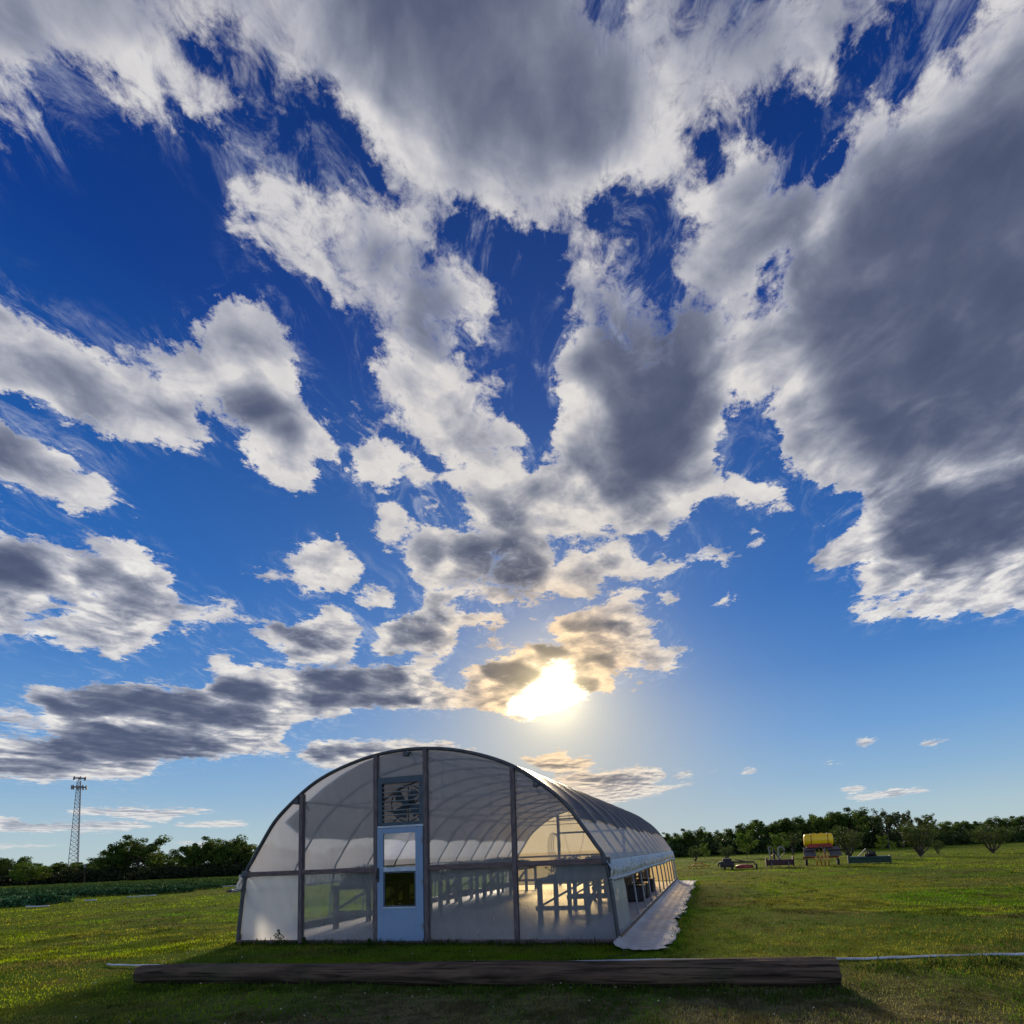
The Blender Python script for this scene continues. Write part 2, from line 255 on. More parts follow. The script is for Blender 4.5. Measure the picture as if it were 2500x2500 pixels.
def sky_map():
    """coverage, grey core and sun burn over the sky, in stereographic coordinates xy/(1+z)"""
    N = 1280
    def st(p):
        d = ray(*p)
        return ((d.x/(1+d.z)*.5+.5)*N, (d.y/(1+d.z)*.5+.5)*N)
    yy, xx = np.mgrid[0:N, 0:N]
    fx = np.fft.fftfreq(N)[None, :]
    fy = np.fft.fftfreq(N)[:, None]
    def blur(a, s):
        return np.real(np.fft.ifft2(np.fft.fft2(a)*np.exp(-2*(math.pi*s)**2*(fx*fx+fy*fy))))
    def poly(P):
        Q = [st(p) for p in P]
        x0 = max(0, int(min(q[0] for q in Q))-1); x1 = min(N, int(max(q[0] for q in Q))+2)
        y0 = max(0, int(min(q[1] for q in Q))-1); y1 = min(N, int(max(q[1] for q in Q))+2)
        X = xx[y0:y1, x0:x1]+.5; Y = yy[y0:y1, x0:x1]+.5
        m = np.zeros(X.shape, bool)
        for i in range(len(Q)):
            ax, ay = Q[i]; bx_, by_ = Q[i-1]
            if ay == by_: continue
            m ^= ((ay > Y) != (by_ > Y)) & (X < (bx_-ax)*(Y-ay)/(by_-ay)+ax)
        return m, slice(y0, y1), slice(x0, x1)
    cov = np.zeros((N, N))
    # sky outside the photograph: broken cloud of the same kind
    rng = np.random.default_rng(4)
    g = blur(rng.standard_normal((N, N)), 26); g /= g.std()
    g2 = blur(rng.standard_normal((N, N)), 9); g2 /= g2.std()
    outside = np.clip(.42+.3*(g+.5*g2), 0, 1)
    dx = (xx+.5)/N*2-1; dy = (yy+.5)/N*2-1
    r2 = dx*dx+dy*dy
    dz = (1-r2)/(1+r2); DX = 2*dx/(1+r2); DY = 2*dy/(1+r2)
    cf = DX*CF.x+DY*CF.y+dz*CF.z
    cf = np.where(cf > .05, cf, .05)
    U = PX+F*(DX*CX.x+DY*CX.y+dz*CX.z)/cf
    V = PY-F*(DX*CU.x+DY*CU.y+dz*CU.z)/cf
    inside = (U > -150) & (U < 2650) & (V > -150) & (cf > .06)
    for v, P in COVER:
        m, a, b = poly(P)
        c = cov[a, b]; c[m] = np.maximum(c[m], v)
    for P in HOLES:
        m, a, b = poly(P)
        cov[a, b][m] = 0.08
    w = blur(inside.astype(float), 10)
    wz = np.clip((dz-.35)/.4, 0, 1); wl = np.clip((.16-dz)/.1, 0, 1)
    cov = (blur(cov, 2.9)*(1-wz)+blur(cov, 4.2)*wz)*(1-wl)+blur(cov, 1.3)*wl
    cov = cov*w + outside*(1-w)
    thick = blur(cov, 9)
    dark = np.zeros((N, N))
    for v, s, P in DARK:
        m, a, b = poly(P)
        t = np.zeros((N, N)); t[a, b][m] = v
        dark = np.maximum(dark, blur(t, s*.62))
    for v, s, P in LIGHTEN:
        m, a, b = poly(P)
        t = np.zeros((N, N)); t[a, b][m] = v
        dark *= 1-blur(t, s*.62)
    dark = dark*w + (1-w)*np.clip((outside-.55)*1.6, 0, .8)
    burn = np.zeros((N, N))
    for v, s, P in BURN:
        m, a, b = poly(P)
        t = np.zeros((N, N)); t[a, b][m] = v
        burn = np.maximum(burn, blur(t, s))
    im = bpy.data.images.new('cloud_field', N, N, alpha=True, float_buffer=True)
    im.colorspace_settings.name = 'Non-Color'
    px = np.stack([cov, dark, burn, thick], -1).astype(np.float32)
    im.alpha_mode = 'CHANNEL_PACKED'
    im.pixels.foreach_set(px.ravel())
    im.update()
    im.pack()
    return im

class NT:
    """small helper for building node trees"""
    def __init__(s, tree):
        s.t = tree; s.n = tree.nodes; s.l = tree.links
    def node(s, kind, **kw):
        o = s.n.new(kind)
        for k, v in kw.items(): setattr(o, k, v)
        return o
    def put(s, sock, v):
        if isinstance(v, bpy.types.NodeSocket): s.l.new(v, sock)
        elif v is not None: sock.default_value = v
    def m(s, op, a, b=None, c=None, clamp=False):
        o = s.node('ShaderNodeMath', operation=op, use_clamp=clamp)
        for i, v in enumerate((a, b, c)): s.put(o.inputs[i], v)
        return o.outputs[0]
    def v(s, op, a, b=None, c=None, out=0):
        o = s.node('ShaderNodeVectorMath', operation=op)
        s.put(o.inputs[0], a); s.put(o.inputs[1], b)
        if op == 'SCALE': s.put(o.inputs['Scale'], c)
        elif c is not None: s.put(o.inputs[2], c)
        return o.outputs[1] if out else o.outputs[0]
    def mix(s, f, a, b, blend='MIX'):
        o = s.node('ShaderNodeMix', data_type='RGBA', blend_type=blend)
        s.put(o.inputs[0], f); s.put(o.inputs[6], a); s.put(o.inputs[7], b)
        return o.outputs[2]
    def step(s, x, a, b, lo=0., hi=1.):
        o = s.node('ShaderNodeMapRange', interpolation_type='SMOOTHSTEP')
        s.put(o.inputs[0], x)
        for i, v in enumerate((a, b, lo, hi)): s.put(o.inputs[i+1], v)
        return o.outputs[0]
    def noise(s, vec, scale, detail=4, rough=.55, dist=0., out=0, dim='3D', lac=2.):
        o = s.node('ShaderNodeTexNoise', noise_dimensions=dim)
        s.put(o.inputs['Vector'], vec)
        o.inputs['Scale'].default_value = scale; o.inputs['Detail'].default_value = detail
        o.inputs['Roughness'].default_value = rough; o.inputs['Distortion'].default_value = dist
        o.inputs['Lacunarity'].default_value = lac
        return o.outputs[out]
    def ramp(s, x, stops, interp='EASE'):
        o = s.node('ShaderNodeValToRGB'); r = o.color_ramp; r.interpolation = interp
        while len(r.elements) < len(stops): r.elements.new(.5)
        for e, (p, c) in zip(r.elements, stops):
            e.position = p; e.color = c
        s.put(o.inputs[0], x)
        return o.outputs[0]

def build_world():
    W = bpy.data.worlds.new('World'); SC.world = W; W.use_nodes = True
    t = NT(W.node_tree); t.n.clear()
    out = t.node('ShaderNodeOutputWorld'); bg = t.node('ShaderNodeBackground')
    t.l.new(bg.outputs[0], out.inputs[0])
    sky = t.node('ShaderNodeTexSky', sky_type='NISHITA')
    sky.sun_disc = False
    sky.sun_elevation = SUN_EL; sky.sun_rotation = SUN_AZ
    sky.air_density = 1.0; sky.dust_density = .6; sky.ozone_density = 2.0
    bg.inputs[1].default_value = 0.1
    SKYONLY = False
    if SKYONLY:
        t.l.new(sky.outputs[0], bg.inputs[0]); return
    tc = t.node('ShaderNodeTexCoord')
    D = t.v('NORMALIZE', tc.outputs['Generated'])
    sp = t.node('ShaderNodeSeparateXYZ'); t.l.new(D, sp.inputs[0])
    z = sp.outputs[2]
    zc = t.m('MAXIMUM', z, 0.0)
    # graded clear sky: the sky texture, deepened overhead and paled at the horizon
    def c10(r, g_, b, k=10.0):
        a = lin(r, g_, b); return (a[0]*k, a[1]*k, a[2]*k, 1)
    grade = t.ramp(zc, [(0.0, c10(188, 204, 204)), (.05, c10(172, 197, 208)), (.11, c10(142, 180, 212)), (.19, c10(108, 158, 212)), (.30, c10(70, 127, 196)), (.43, c10(40, 102, 180)), (.56, c10(25, 84, 161)), (.70, c10(9, 58, 138)), (.85, c10(5, 46, 114)), (1.0, c10(4, 40, 104))], 'LINEAR')
    soft_sky = t.v('DIVIDE', sky.outputs[0], t.v('ADD', t.v('SCALE', sky.outputs[0], None, .12), (1, 1, 1)))
    clear = t.mix(.02, grade, soft_sky)
    #GRADE
    # angle to the sun
    sd = t.v('DOT_PRODUCT', D, tuple(SUN_DIR), out=1)
    sdc = t.m('MAXIMUM', sd, 0.0)
    glow_w = t.m('POWER', sdc, 9.0)
    glow_m = t.m('POWER', sdc, 60.0)
    glow_l = t.m('MULTIPLY', t.m('POWER', sdc, 22.0), t.step(z, .10, .42, 1.0, .0))
    glow_s = t.m('POWER', sdc, 900.0)
    # cloud plane coordinates
    inv = t.m('DIVIDE', 1.0, t.m('ADD', zc, 0.09))
    P = t.v('SCALE', D, None, inv)
    den = t.m('ADD', t.m('MAXIMUM', z, -.2), 1.0)
    ST = t.v('SCALE', D, None, t.m('DIVIDE', .5, den))
    ST = t.v('ADD', ST, (.5, .5, 0))
    # jagged outlines: shift the lookup by noise
    w1 = t.noise(P, 2.6, 3, .6, out=1)
    w2 = t.noise(P, 9.0, 6, .66, out=1)
    fore = t.m('ADD', t.m('MULTIPLY', zc, .9), .22)
    sh = t.v('ADD', t.v('SCALE', t.v('SUBTRACT', w1, (.5, .5, .5)), None, t.m('MULTIPLY', fore, .020)),
             t.v('SCALE', t.v('SUBTRACT', w2, (.5, .5, .5)), None, t.m('MULTIPLY', fore, .030)))
    w3 = t.noise(P, 30.0, 6, .7, out=1)
    sh = t.v('ADD', sh, t.v('SCALE', t.v('SUBTRACT', w3, (.5, .5, .5)), None, t.m('MULTIPLY', fore, .016)))
    UV = t.v('ADD', ST, sh)
    img = sky_map()
    def look(uv):
        o = t.node('ShaderNodeTexImage', interpolation='Cubic', extension='EXTEND')
        o.image = img; t.l.new(uv, o.inputs[0])
        s = t.node('ShaderNodeSeparateColor'); t.l.new(o.outputs[0], s.inputs[0])
        return s.outputs[0], s.outputs[1], s.outputs[2], o.outputs[1]
    cov, dark, burn, thick = look(UV)
    soft = t.step(z, .60, .85, 0, 1)          # the high sheets are smoother
    n_lo = t.noise(P, 4.2, 2.5, .5, .5)
    n_big = t.noise(P, 2.6, 12, .62, .3)
    n_fine = t.noise(P, 8.0, 12, .64, .9)
    n_fuzz = t.noise(P, 27.0, 8, .68, .9)
    q = lambda n, k: t.m('MULTIPLY', t.m('SUBTRACT', n, .5), k)
    nn = t.m('ADD', t.m('ADD', q(n_big, .85), q(n_fine, 1.35)), q(n_fuzz, .85))
    nn = t.m('MULTIPLY', nn, t.m('ADD', t.step(z, .03, .22, .42, 1.0), t.m('MULTIPLY', t.step(z, .22, .40), .22)))
    frag = t.m('MULTIPLY', t.m('SQRT', thick), .20)
    dens = t.m('ADD', t.m('ADD', t.m('MULTIPLY', cov, .88), frag), t.m('MULTIPLY', nn, 1.05))
    dens = t.m('MAXIMUM', dens, t.m('MULTIPLY', t.step(thick, .78, .95), 1.05))
    hi = t.m('ADD', .84, t.m('MULTIPLY', soft, .25))
    alpha = t.m('POWER', t.step(dens, .45, hi), .85)
    alpha = t.m('MULTIPLY', alpha, t.step(z, -.02, .015))
    # relief: density a little further towards the sun
    sunP = SUN_DIR/(SUN_DIR.z+.09)
    tosun = t.v('NORMALIZE', t.v('SUBTRACT', (sunP.x, sunP.y, sunP.z), P))
    P2 = t.v('ADD', P, t.v('SCALE', tosun, None, .06))
    n_soft = t.noise(P, 6.5, 4, .5, .6); n_soft2 = t.noise(P2, 6.5, 4, .5, .6)
    n_lo2 = t.noise(P2, 4.2, 2.5, .5, .5)
    rel = t.m('ADD', t.m('MULTIPLY', t.m('SUBTRACT', n_soft, n_soft2), 3.0), t.m('MULTIPLY', t.m('SUBTRACT', n_lo, n_lo2), 1.8))
    # the grey cores are looked up with only a gentle shift, so they stay smooth
    sh2 = t.v('SCALE', t.v('SUBTRACT', w1, (.5, .5, .5)), None, t.m('MULTIPLY', fore, .030))
    _c, dark, _b, thick2 = look(t.v('ADD', ST, sh2))
    core = t.step(t.m('ADD', t.m('MULTIPLY', thick2, .9), t.m('MULTIPLY', nn, .12)), .45, 1.15)
    lumps = t.m('ADD', q(n_lo, 1.2), q(n_soft, .9))
    body = t.m('MULTIPLY', core, t.m('ADD', .36, t.m('MULTIPLY', t.m('ADD', lumps, t.m('MULTIPLY', t.step(z, .38, .62, 1.0, .4), t.m('ADD', q(n_fine, 1.1), q(n_fuzz, .5)))), 1.0)))
    grey = t.m('MULTIPLY', dark, t.m('ADD', 1.12, t.m('MULTIPLY', t.m('ADD', lumps, q(n_fine, .5)), .55)))
    g = t.m('ADD', body, t.m('MULTIPLY', grey, t.m('SUBTRACT', 1.0, t.m('MULTIPLY', body, .6))))
    g = t.m('MAXIMUM', t.m('ADD', g, t.m('MULTIPLY', rel, t.m('SUBTRACT', .42, t.m('MULTIPLY', dark, .2)))), 0.0)
    edge = t.step(dens, .45, 1.0, 1, 0)
    g = t.m('MULTIPLY', g, t.m('SUBTRACT', 1.0, t.m('MULTIPLY', edge, .6)))
    calm = t.step(z, .38, .62, 1.0, .45)
    g = t.m('ADD', g, t.m('ADD', .11, t.m('MULTIPLY', calm, t.m('ADD', q(n_fine, .42), t.m('ADD', q(n_fuzz, .30), t.m('MULTIPLY', rel, .12))))))
    g = t.m('SUBTRACT', 1.0, t.m('EXPONENT', t.m('MULTIPLY', t.m('MULTIPLY', g, t.step(z, .05, .16, .65, 1.0)), -1.38)), clamp=True)
    cl = t.ramp(g, [(0, c10(240, 238, 234)), (.14, c10(216, 214, 215)), (.35, c10(182, 184, 194)), (.6, c10(134, 140, 158)), (.82, c10(88, 96, 121)), (1, c10(60, 70, 97))], 'LINEAR')
    # clouds near the sun are lit through and warm; low clouds pale and warm
    warm = t.mix(t.m('MULTIPLY', t.step(glow_m, .0, .8), .9, clamp=True), (1, 1, 1, 1), (1.32, 1.0, .66, 1))
    cl = t.mix(1.0, cl, warm, 'MULTIPLY')
    wl = t.mix(t.m('MULTIPLY', glow_w, .6), (1, 1, 1, 1), (1.12, 1.02, .84, 1))
    cl = t.mix(1.0, cl, wl, 'MULTIPLY')
    anti = t.step(sd, -.05, -.75, 0, 1)  # unseen sky opposite the sun, brightened as added fill for shaded fronts
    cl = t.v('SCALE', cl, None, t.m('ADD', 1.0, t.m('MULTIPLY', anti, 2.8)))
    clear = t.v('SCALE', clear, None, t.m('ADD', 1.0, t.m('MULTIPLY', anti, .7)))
    low = t.step(z, .0, .12, .35, 0)
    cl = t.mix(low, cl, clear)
    # glow of the sun in the clear air
    gl = t.mix(t.m('MULTIPLY', glow_l, .85, clamp=True), clear, c10(205, 198, 178))
    gl = t.mix(t.m('MULTIPLY', glow_m, .55, clamp=True), gl, c10(228, 214, 180))
    gl = t.mix(t.m('MULTIPLY', glow_w, .20, clamp=True), gl, c10(150, 185, 222))
    wisp = t.noise(t.v('MULTIPLY', P, (1, .55, 1)), 11.0, 12, .72, 1.4)
    veil = t.m('MULTIPLY', t.m('MULTIPLY', t.step(thick, .04, .5), t.step(wisp, .48, .72)), t.step(z, .03, .12, 0, .44))
    gl = t.mix(veil, gl, c10(206, 212, 224))
    thin = t.m('MULTIPLY', alpha, .96)
    skyc = t.mix(thin, gl, cl)
    b = t.step(t.m('ADD', burn, t.m('MULTIPLY', nn, .22)), .20, 1.0)
    hot = t.m('POWER', b, 1.6)
    skyc = t.mix(t.m('MULTIPLY', b, .85), skyc, (11.5, 9.6, 6.2, 1))
    skyc = t.mix(hot, skyc, (24, 21, 16, 1))
    halo = t.m('POWER', sdc, 180.0)
    skyc = t.mix(t.m('MULTIPLY', halo, .75, clamp=True), skyc, (4.6, 3.6, 1.9, 1), 'ADD')
    skyc = t.mix(t.m('MULTIPLY', glow_s, .8, clamp=True), skyc, (11, 9, 4.5, 1), 'ADD')
    # below the horizon: dull ground colour
    fin = t.mix(t.step(z, -.03, -.005, 1, 0), skyc, (.35, .4, .2, 1))
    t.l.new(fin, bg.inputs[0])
    W.cycles.sampling_method = 'MANUAL'
    W.cycles.sample_map_resolution = 512
build_world()
#BODY
# ------------------------------------------------------------------ helpers
random.seed(7)
RNG = np.random.default_rng(11)

def gp(x, y, z=0.0):
    """point on the level z under photograph pixel (x, y)"""
    d = ray(x, y); t = (z-EYE)/d.z
    return EYEP+d*t

class MB:
    """collects shapes and links them as one mesh object"""
    def __init__(s): s.v = []; s.f = []; s.smooth = []
    def add(s, vs, fs, smooth=False):
        n = len(s.v); s.v += [tuple(p) for p in vs]
        s.f += [tuple(i+n for i in f) for f in fs]; s.smooth += [smooth]*len(fs)
    def box(s, x0, x1, y0, y1, z0, z1, M=None, bev=0.0):
        if bev > 0:
            bm = bmesh.new(); bmesh.ops.create_cube(bm, size=1)
            for v in bm.verts:
                v.co = ((x0+x1)/2+v.co.x*(x1-x0), (y0+y1)/2+v.co.y*(y1-y0), (z0+z1)/2+v.co.z*(z1-z0))
            bmesh.ops.bevel(bm, geom=bm.edges[:], offset=bev, segments=2, affect='EDGES', profile=.6)
            bm.verts.index_update()
            vs = [v.co.copy() for v in bm.verts]; fs = [[v.index for v in f.verts] for f in bm.faces]; bm.free()
        else:
            vs = [Vector(p) for p in ((x0,y0,z0),(x1,y0,z0),(x1,y1,z0),(x0,y1,z0),(x0,y0,z1),(x1,y0,z1),(x1,y1,z1),(x0,y1,z1))]
            fs = [(0,3,2,1),(4,5,6,7),(0,1,5,4),(1,2,6,5),(2,3,7,6),(3,0,4,7)]
        if M is not None: vs = [M @ v for v in vs]
        s.add(vs, fs)
    def beam(s, a, b, w, h, up=(0, 0, 1)):
        a = Vector(a); b = Vector(b); d = (b-a).normalized(); u = Vector(up)
        if abs(d.dot(u)) > .98: u = Vector((0, 1, 0))
        r = d.cross(u).normalized(); u = r.cross(d)
        vs = [p+r*(i*w/2)+u*(j*h/2) for p in (a, b) for i, j in ((-1,-1),(1,-1),(1,1),(-1,1))]
        s.add(vs, [(0,1,2,3),(7,6,5,4),(0,4,5,1),(1,5,6,2),(2,6,7,3),(3,7,4,0)])
    def tube(s, P, r, n=8, cap=True, closed=False):
        P = [Vector(p) for p in P]
        R = r if isinstance(r, (list, tuple)) else [r]*len(P)
        vs = []; fs = []; ref = None
        for i, p in enumerate(P):
            d = (P[(i+1) % len(P)]-P[i-1]) if closed else (P[min(i+1, len(P)-1)]-P[max(i-1, 0)])
            d.normalize()
            if ref is None:
                ref = d.orthogonal().normalized()
            ref = (ref-d*ref.dot(d)).normalized(); q = d.cross(ref)
            for k in range(n):
                a = 2*math.pi*k/n
                vs.append(p+ref*(math.cos(a)*R[i])+q*(math.sin(a)*R[i]))
        m = len(P)
        for i in range(m if closed else m-1):
            for k in range(n):
                a = i*n+k; b = i*n+(k+1) % n; c = ((i+1) % m)*n+(k+1) % n; d = ((i+1) % m)*n+k
                fs.append((a, b, c, d))
        s.add(vs, fs, True)
        if cap and not closed:
            s.add(vs[:n], [tuple(range(n))[::-1]]); s.add(vs[-n:], [tuple(range(n))])
    def build(s, name, mat, parent=None, loc=None):
        me = bpy.data.meshes.new(name); me.from_pydata(s.v, [], s.f)
        me.polygons.foreach_set('use_smooth', s.smooth)
        me.materials.append(mat); me.update()
        o = bpy.data.objects.new(name, me); COL.objects.link(o)
        if parent: o.parent = parent
        if loc: o.location = loc
        return o

def tag(o, label=None, cat=None, group=None, kind=None):
    if label: o['label'] = label
    if cat: o['category'] = cat
    if group: o['group'] = group
    if kind: o['kind'] = kind
    return o
def thing(name, label, cat, loc=(0, 0, 0), rz=0, group=None):
    o = bpy.data.objects.new(name, None); COL.objects.link(o)
    o.location = loc; o.rotation_euler = (0, 0, rz); o.empty_display_size = .2
    return tag(o, label, cat, group)
def copy_tree(o, parent=None):
    c = o.copy(); COL.objects.link(c); c.parent = parent
    for ch in [k for k in bpy.data.objects if k.parent == o]: copy_tree(ch, c)
    return c
def copy_fast(o, kids, label=None):
    c = o.copy(); COL.objects.link(c)
    for k in kids:
        d = k.copy(); COL.objects.link(d); d.parent = c
    if label: c['label'] = label
    return c

def np_mesh(name, verts, faces_n, faces, mat, parent=None, col=None, smooth=False):
    """verts (N,3); faces flat index array with faces_n corners each"""
    me = bpy.data.meshes.new(name)
    nf = len(faces)//faces_n
    me.vertices.add(len(verts)); me.vertices.foreach_set('co', np.asarray(verts, np.float32).ravel())
    me.loops.add(len(faces)); me.loops.foreach_set('vertex_index', np.asarray(faces, np.int32))
    me.polygons.add(nf); me.polygons.foreach_set('loop_start', np.arange(0, nf*faces_n, faces_n, dtype=np.int32))
    try: me.polygons.foreach_set('loop_total', np.full(nf, faces_n, np.int32))
    except Exception: pass
    me.update(calc_edges=True)
    if col is not None:
        a = me.color_attributes.new('tint', 'FLOAT_COLOR', 'POINT')
        a.data.foreach_set('color', np.concatenate([col, np.ones((len(col), 1))], 1).astype(np.float32).ravel())
    me.materials.append(mat)
    o = bpy.data.objects.new(name, me); COL.objects.link(o)
    if parent: o.parent = parent
    return o

_perm = np.random.default_rng(3).random((256, 256))
def vnoise(x, y, s, octv=3):
    x = np.asarray(x, float); y = np.asarray(y, float)
    out = 0; amp = 1; tot = 0
    for k in range(octv):
        u = x*s*2**k+17.3*k; v = y*s*2**k+5.1*k
        i = np.floor(u).astype(int); j = np.floor(v).astype(int); fu = u-i; fv = v-j
        fu = fu*fu*(3-2*fu); fv = fv*fv*(3-2*fv)
        p = _perm
        a = p[i % 256, j % 256]*(1-fu)+p[(i+1) % 256, j % 256]*fu
        b = p[i % 256, (j+1) % 256]*(1-fu)+p[(i+1) % 256, (j+1) % 256]*fu
        out = out+amp*(a*(1-fv)+b*fv); tot += amp; amp *= .55
    return out/tot

# ------------------------------------------------------------------ materials
def new_mat(name):
    m = bpy.data.materials.new(name); m.use_nodes = True
    t = NT(m.node_tree); t.n.clear()
    out = t.node('ShaderNodeOutputMaterial')
    return m, t, out
def pbr(t, color, rough=.6, metal=0., spec=.4, bump=None, bstr=.3, bdist=.01):
    p = t.node('ShaderNodeBsdfPrincipled')
    t.put(p.inputs['Base Color'], color); t.put(p.inputs['Roughness'], rough); t.put(p.inputs['Metallic'], metal)
    p.inputs['Specular IOR Level'].default_value = spec
    if bump is not None:
        b = t.node('ShaderNodeBump'); b.inputs['Strength'].default_value = bstr; b.inputs['Distance'].default_value = bdist
        t.put(b.inputs['Height'], bump); t.l.new(b.outputs[0], p.inputs['Normal'])
    return p
def obj_co(t, sc=(1, 1, 1)):
    tc = t.node('ShaderNodeTexCoord')
    return t.v('MULTIPLY', tc.outputs['Object'], sc)
def paint(name, c1, c2=None, scale=6, rough=.5, metal=0., sc=(1, 1, 1), bstr=.2, spec=.4, bdist=.004):
    m, t, out = new_mat(name)
    co = obj_co(t, sc)
    n = t.noise(co, scale, 6, .6)
    c2 = c2 or tuple(v*.75 for v in c1[:3])+(1,)
    c = t.mix(t.step(n, .35, .68), tuple(c1[:3])+(1,), tuple(c2[:3])+(1,))
    p = pbr(t, c, rough, metal, spec, t.noise(co, scale*4, 4, .6), bstr, bdist)
    t.l.new(p.outputs[0], out.inputs[0])
    return m
def two_sided_leaf(name, attr=True, base=(.05, .09, .015, 1), trans=.45, rough=.55):
    m, t, out = new_mat(name)
    if attr:
        a = t.node('ShaderNodeAttribute'); a.attribute_name = 'tint'; c = a.outputs[0]
    else: c = base
    d = t.node('ShaderNodeBsdfPrincipled'); t.put(d.inputs['Base Color'], c); d.inputs['Roughness'].default_value = rough
    d.inputs['Specular IOR Level'].default_value = .08
    tr = t.node('ShaderNodeBsdfTranslucent'); t.put(tr.inputs[0], t.mix(1.0, c, (1.18, 1.25, .75, 1), 'MULTIPLY'))
    mx = t.node('ShaderNodeMixShader'); mx.inputs[0].default_value = trans
    t.l.new(d.outputs[0], mx.inputs[1]); t.l.new(tr.outputs[0], mx.inputs[2]); t.l.new(mx.outputs[0], out.inputs[0])
    return m
def film(name, clear, trans, color=(.8, .8, .78, 1), tint=(1, 1, 1, 1), rough=.25, gloss=.06, streak=.0, wr=(1, 1, 1), bstr=.4):
    """greenhouse plastic: part see-through, part milky (lit through), part shiny"""
    m, t, out = new_mat(name)
    co = obj_co(t, wr)
    n = t.noise(co, 3.0, 5, .6, .5)
    tp = t.node('ShaderNodeBsdfTransparent'); tp.inputs[0].default_value = tint
    tl = t.node('ShaderNodeBsdfTranslucent'); tl.inputs[0].default_value = color
    df = t.node('ShaderNodeBsdfDiffuse'); df.inputs[0].default_value = color
    gl = t.node('ShaderNodeBsdfGlossy'); gl.inputs['Roughness'].default_value = rough
    b = t.node('ShaderNodeBump'); b.inputs['Strength'].default_value = bstr; b.inputs['Distance'].default_value = .03
    t.l.new(t.noise(co, 2.2, 4, .55, 1.0), b.inputs['Height']); t.l.new(b.outputs[0], gl.inputs['Normal'])
    m1 = t.node('ShaderNodeMixShader'); m1.inputs[0].default_value = trans
    t.l.new(df.outputs[0], m1.inputs[1]); t.l.new(tl.outputs[0], m1.inputs[2])
    m2 = t.node('ShaderNodeMixShader')
    if streak > 0: t.put(m2.inputs[0], t.m('ADD', clear-streak/2, t.m('MULTIPLY', n, streak), clamp=True))
    else: m2.inputs[0].default_value = clear
    t.l.new(m1.outputs[0], m2.inputs[1]); t.l.new(tp.outputs[0], m2.inputs[2])
    lw = t.node('ShaderNodeLayerWeight'); lw.inputs[0].default_value = .35
    m3 = t.node('ShaderNodeMixShader'); t.put(m3.inputs[0], t.m('ADD', gloss, t.m('MULTIPLY', lw.outputs[0], gloss*2.5), clamp=True))
    t.l.new(m2.outputs[0], m3.inputs[1]); t.l.new(gl.outputs[0], m3.inputs[2]); t.l.new(m3.outputs[0], out.inputs[0])
    return m

M = {}
M['leaf'] = two_sided_leaf('leaf', trans=.35)
M['grass_blade'] = two_sided_leaf('grass_blade', trans=.5)
M['crop_leaf'] = two_sided_leaf('crop_leaf', trans=.12, rough=.8)
M['bark'] = paint('bark', (.07, .055, .04), (.03, .024, .018), 9, .9, sc=(3, 3, .6), bstr=.6, bdist=.03)
M['wood_dark'] = paint('weathered_wood', (.13, .105, .105), (.065, .053, .058), 5, .85, sc=(6, 6, 1), bstr=.5)
M['wood_rail'] = paint('weathered_rail', (.14, .10, .095), (.07, .052, .055), 5, .85, sc=(1, 6, 6), bstr=.5)
M['wood_bench'] = paint('bench_wood', (.20, .14, .085), (.11, .08, .055), 5, .8, sc=(4, 4, 1), bstr=.4)
M['galv'] = paint('galvanised_tube', (.22, .23, .25), (.14, .15, .17), 8, .5, .5, bstr=.1)
M['tube_dark'] = paint('arch_tube', (.075, .08, .09), (.05, .052, .06), 8, .55, .3, bstr=.1)
M['door_white'] = paint('door_blue_shade', (.17, .26, .39), (.15, .235, .36), 1.5, .45, bstr=.05)  # white door; the bluish shade on it is put into the colour
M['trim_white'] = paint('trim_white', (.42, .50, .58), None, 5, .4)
M['black'] = paint('black_plastic', (.018, .018, .02), (.03, .03, .032), 5, .5)
M['shutter'] = paint('shutter_metal', (.05, .075, .095), (.035, .05, .065), 6, .5, .3)
M['slat'] = paint('slat_metal', (.28, .31, .34), (.18, .2, .23), 6, .4, .4)
M['hose_mat'] = paint('hose_rubber', (.06, .09, .11), None, 5, .45)
M['pvc'] = paint('white_pipe', (.50, .52, .55), (.32, .34, .35), 3, .4)
M['steel_far'] = paint('tower_steel', (.30, .31, .34), (.2, .21, .24), 2, .6, .3)
M['antenna'] = paint('antenna_grey', (.10, .12, .16), None, 2, .6)
M['tank_yellow'] = paint('tank_yellow', (.86, .54, .008), (.78, .47, .008), 1.2, .38, bstr=.05)
M['yellow_old'] = paint('old_yellow_paint', (.55, .33, .03), (.30, .13, .03), 5, .6)
M['red_paint'] = paint('red_paint', (.28, .03, .015), (.14, .02, .012), 4, .55)
M['maroon'] = paint('maroon_paint', (.055, .012, .012), (.03, .01, .01), 4, .6)
M['green_paint'] = paint('green_paint', (.010, .048, .028), (.008, .030, .018), 4, .45)
M['grey_hood'] = paint('hood_grey', (.11, .09, .09), (.065, .055, .052), 3, .6)
M['dark_iron'] = paint('dark_iron', (.03, .028, .03), (.055, .04, .035), 6, .6, .4)
M['pale_iron'] = paint('pale_iron', (.22, .22, .21), (.11, .11, .10), 6, .5, .3)
M['rubber'] = paint('tyre_rubber', (.02, .02, .02), None, 8, .85)
M['soil_pot'] = paint('potting_soil', (.03, .022, .015), None, 20, .95)
M['film_roof'] = film('roof_film', .14, .62, (.64, .65, .66, 1), rough=.28, gloss=.06, wr=(1, 2.2, .7), bstr=.9)
M['film_side'] = film('side_film', .12, .45, (.46, .51, .55, 1), rough=.16, gloss=.22, wr=(1, 5, 1.2), bstr=1.0)
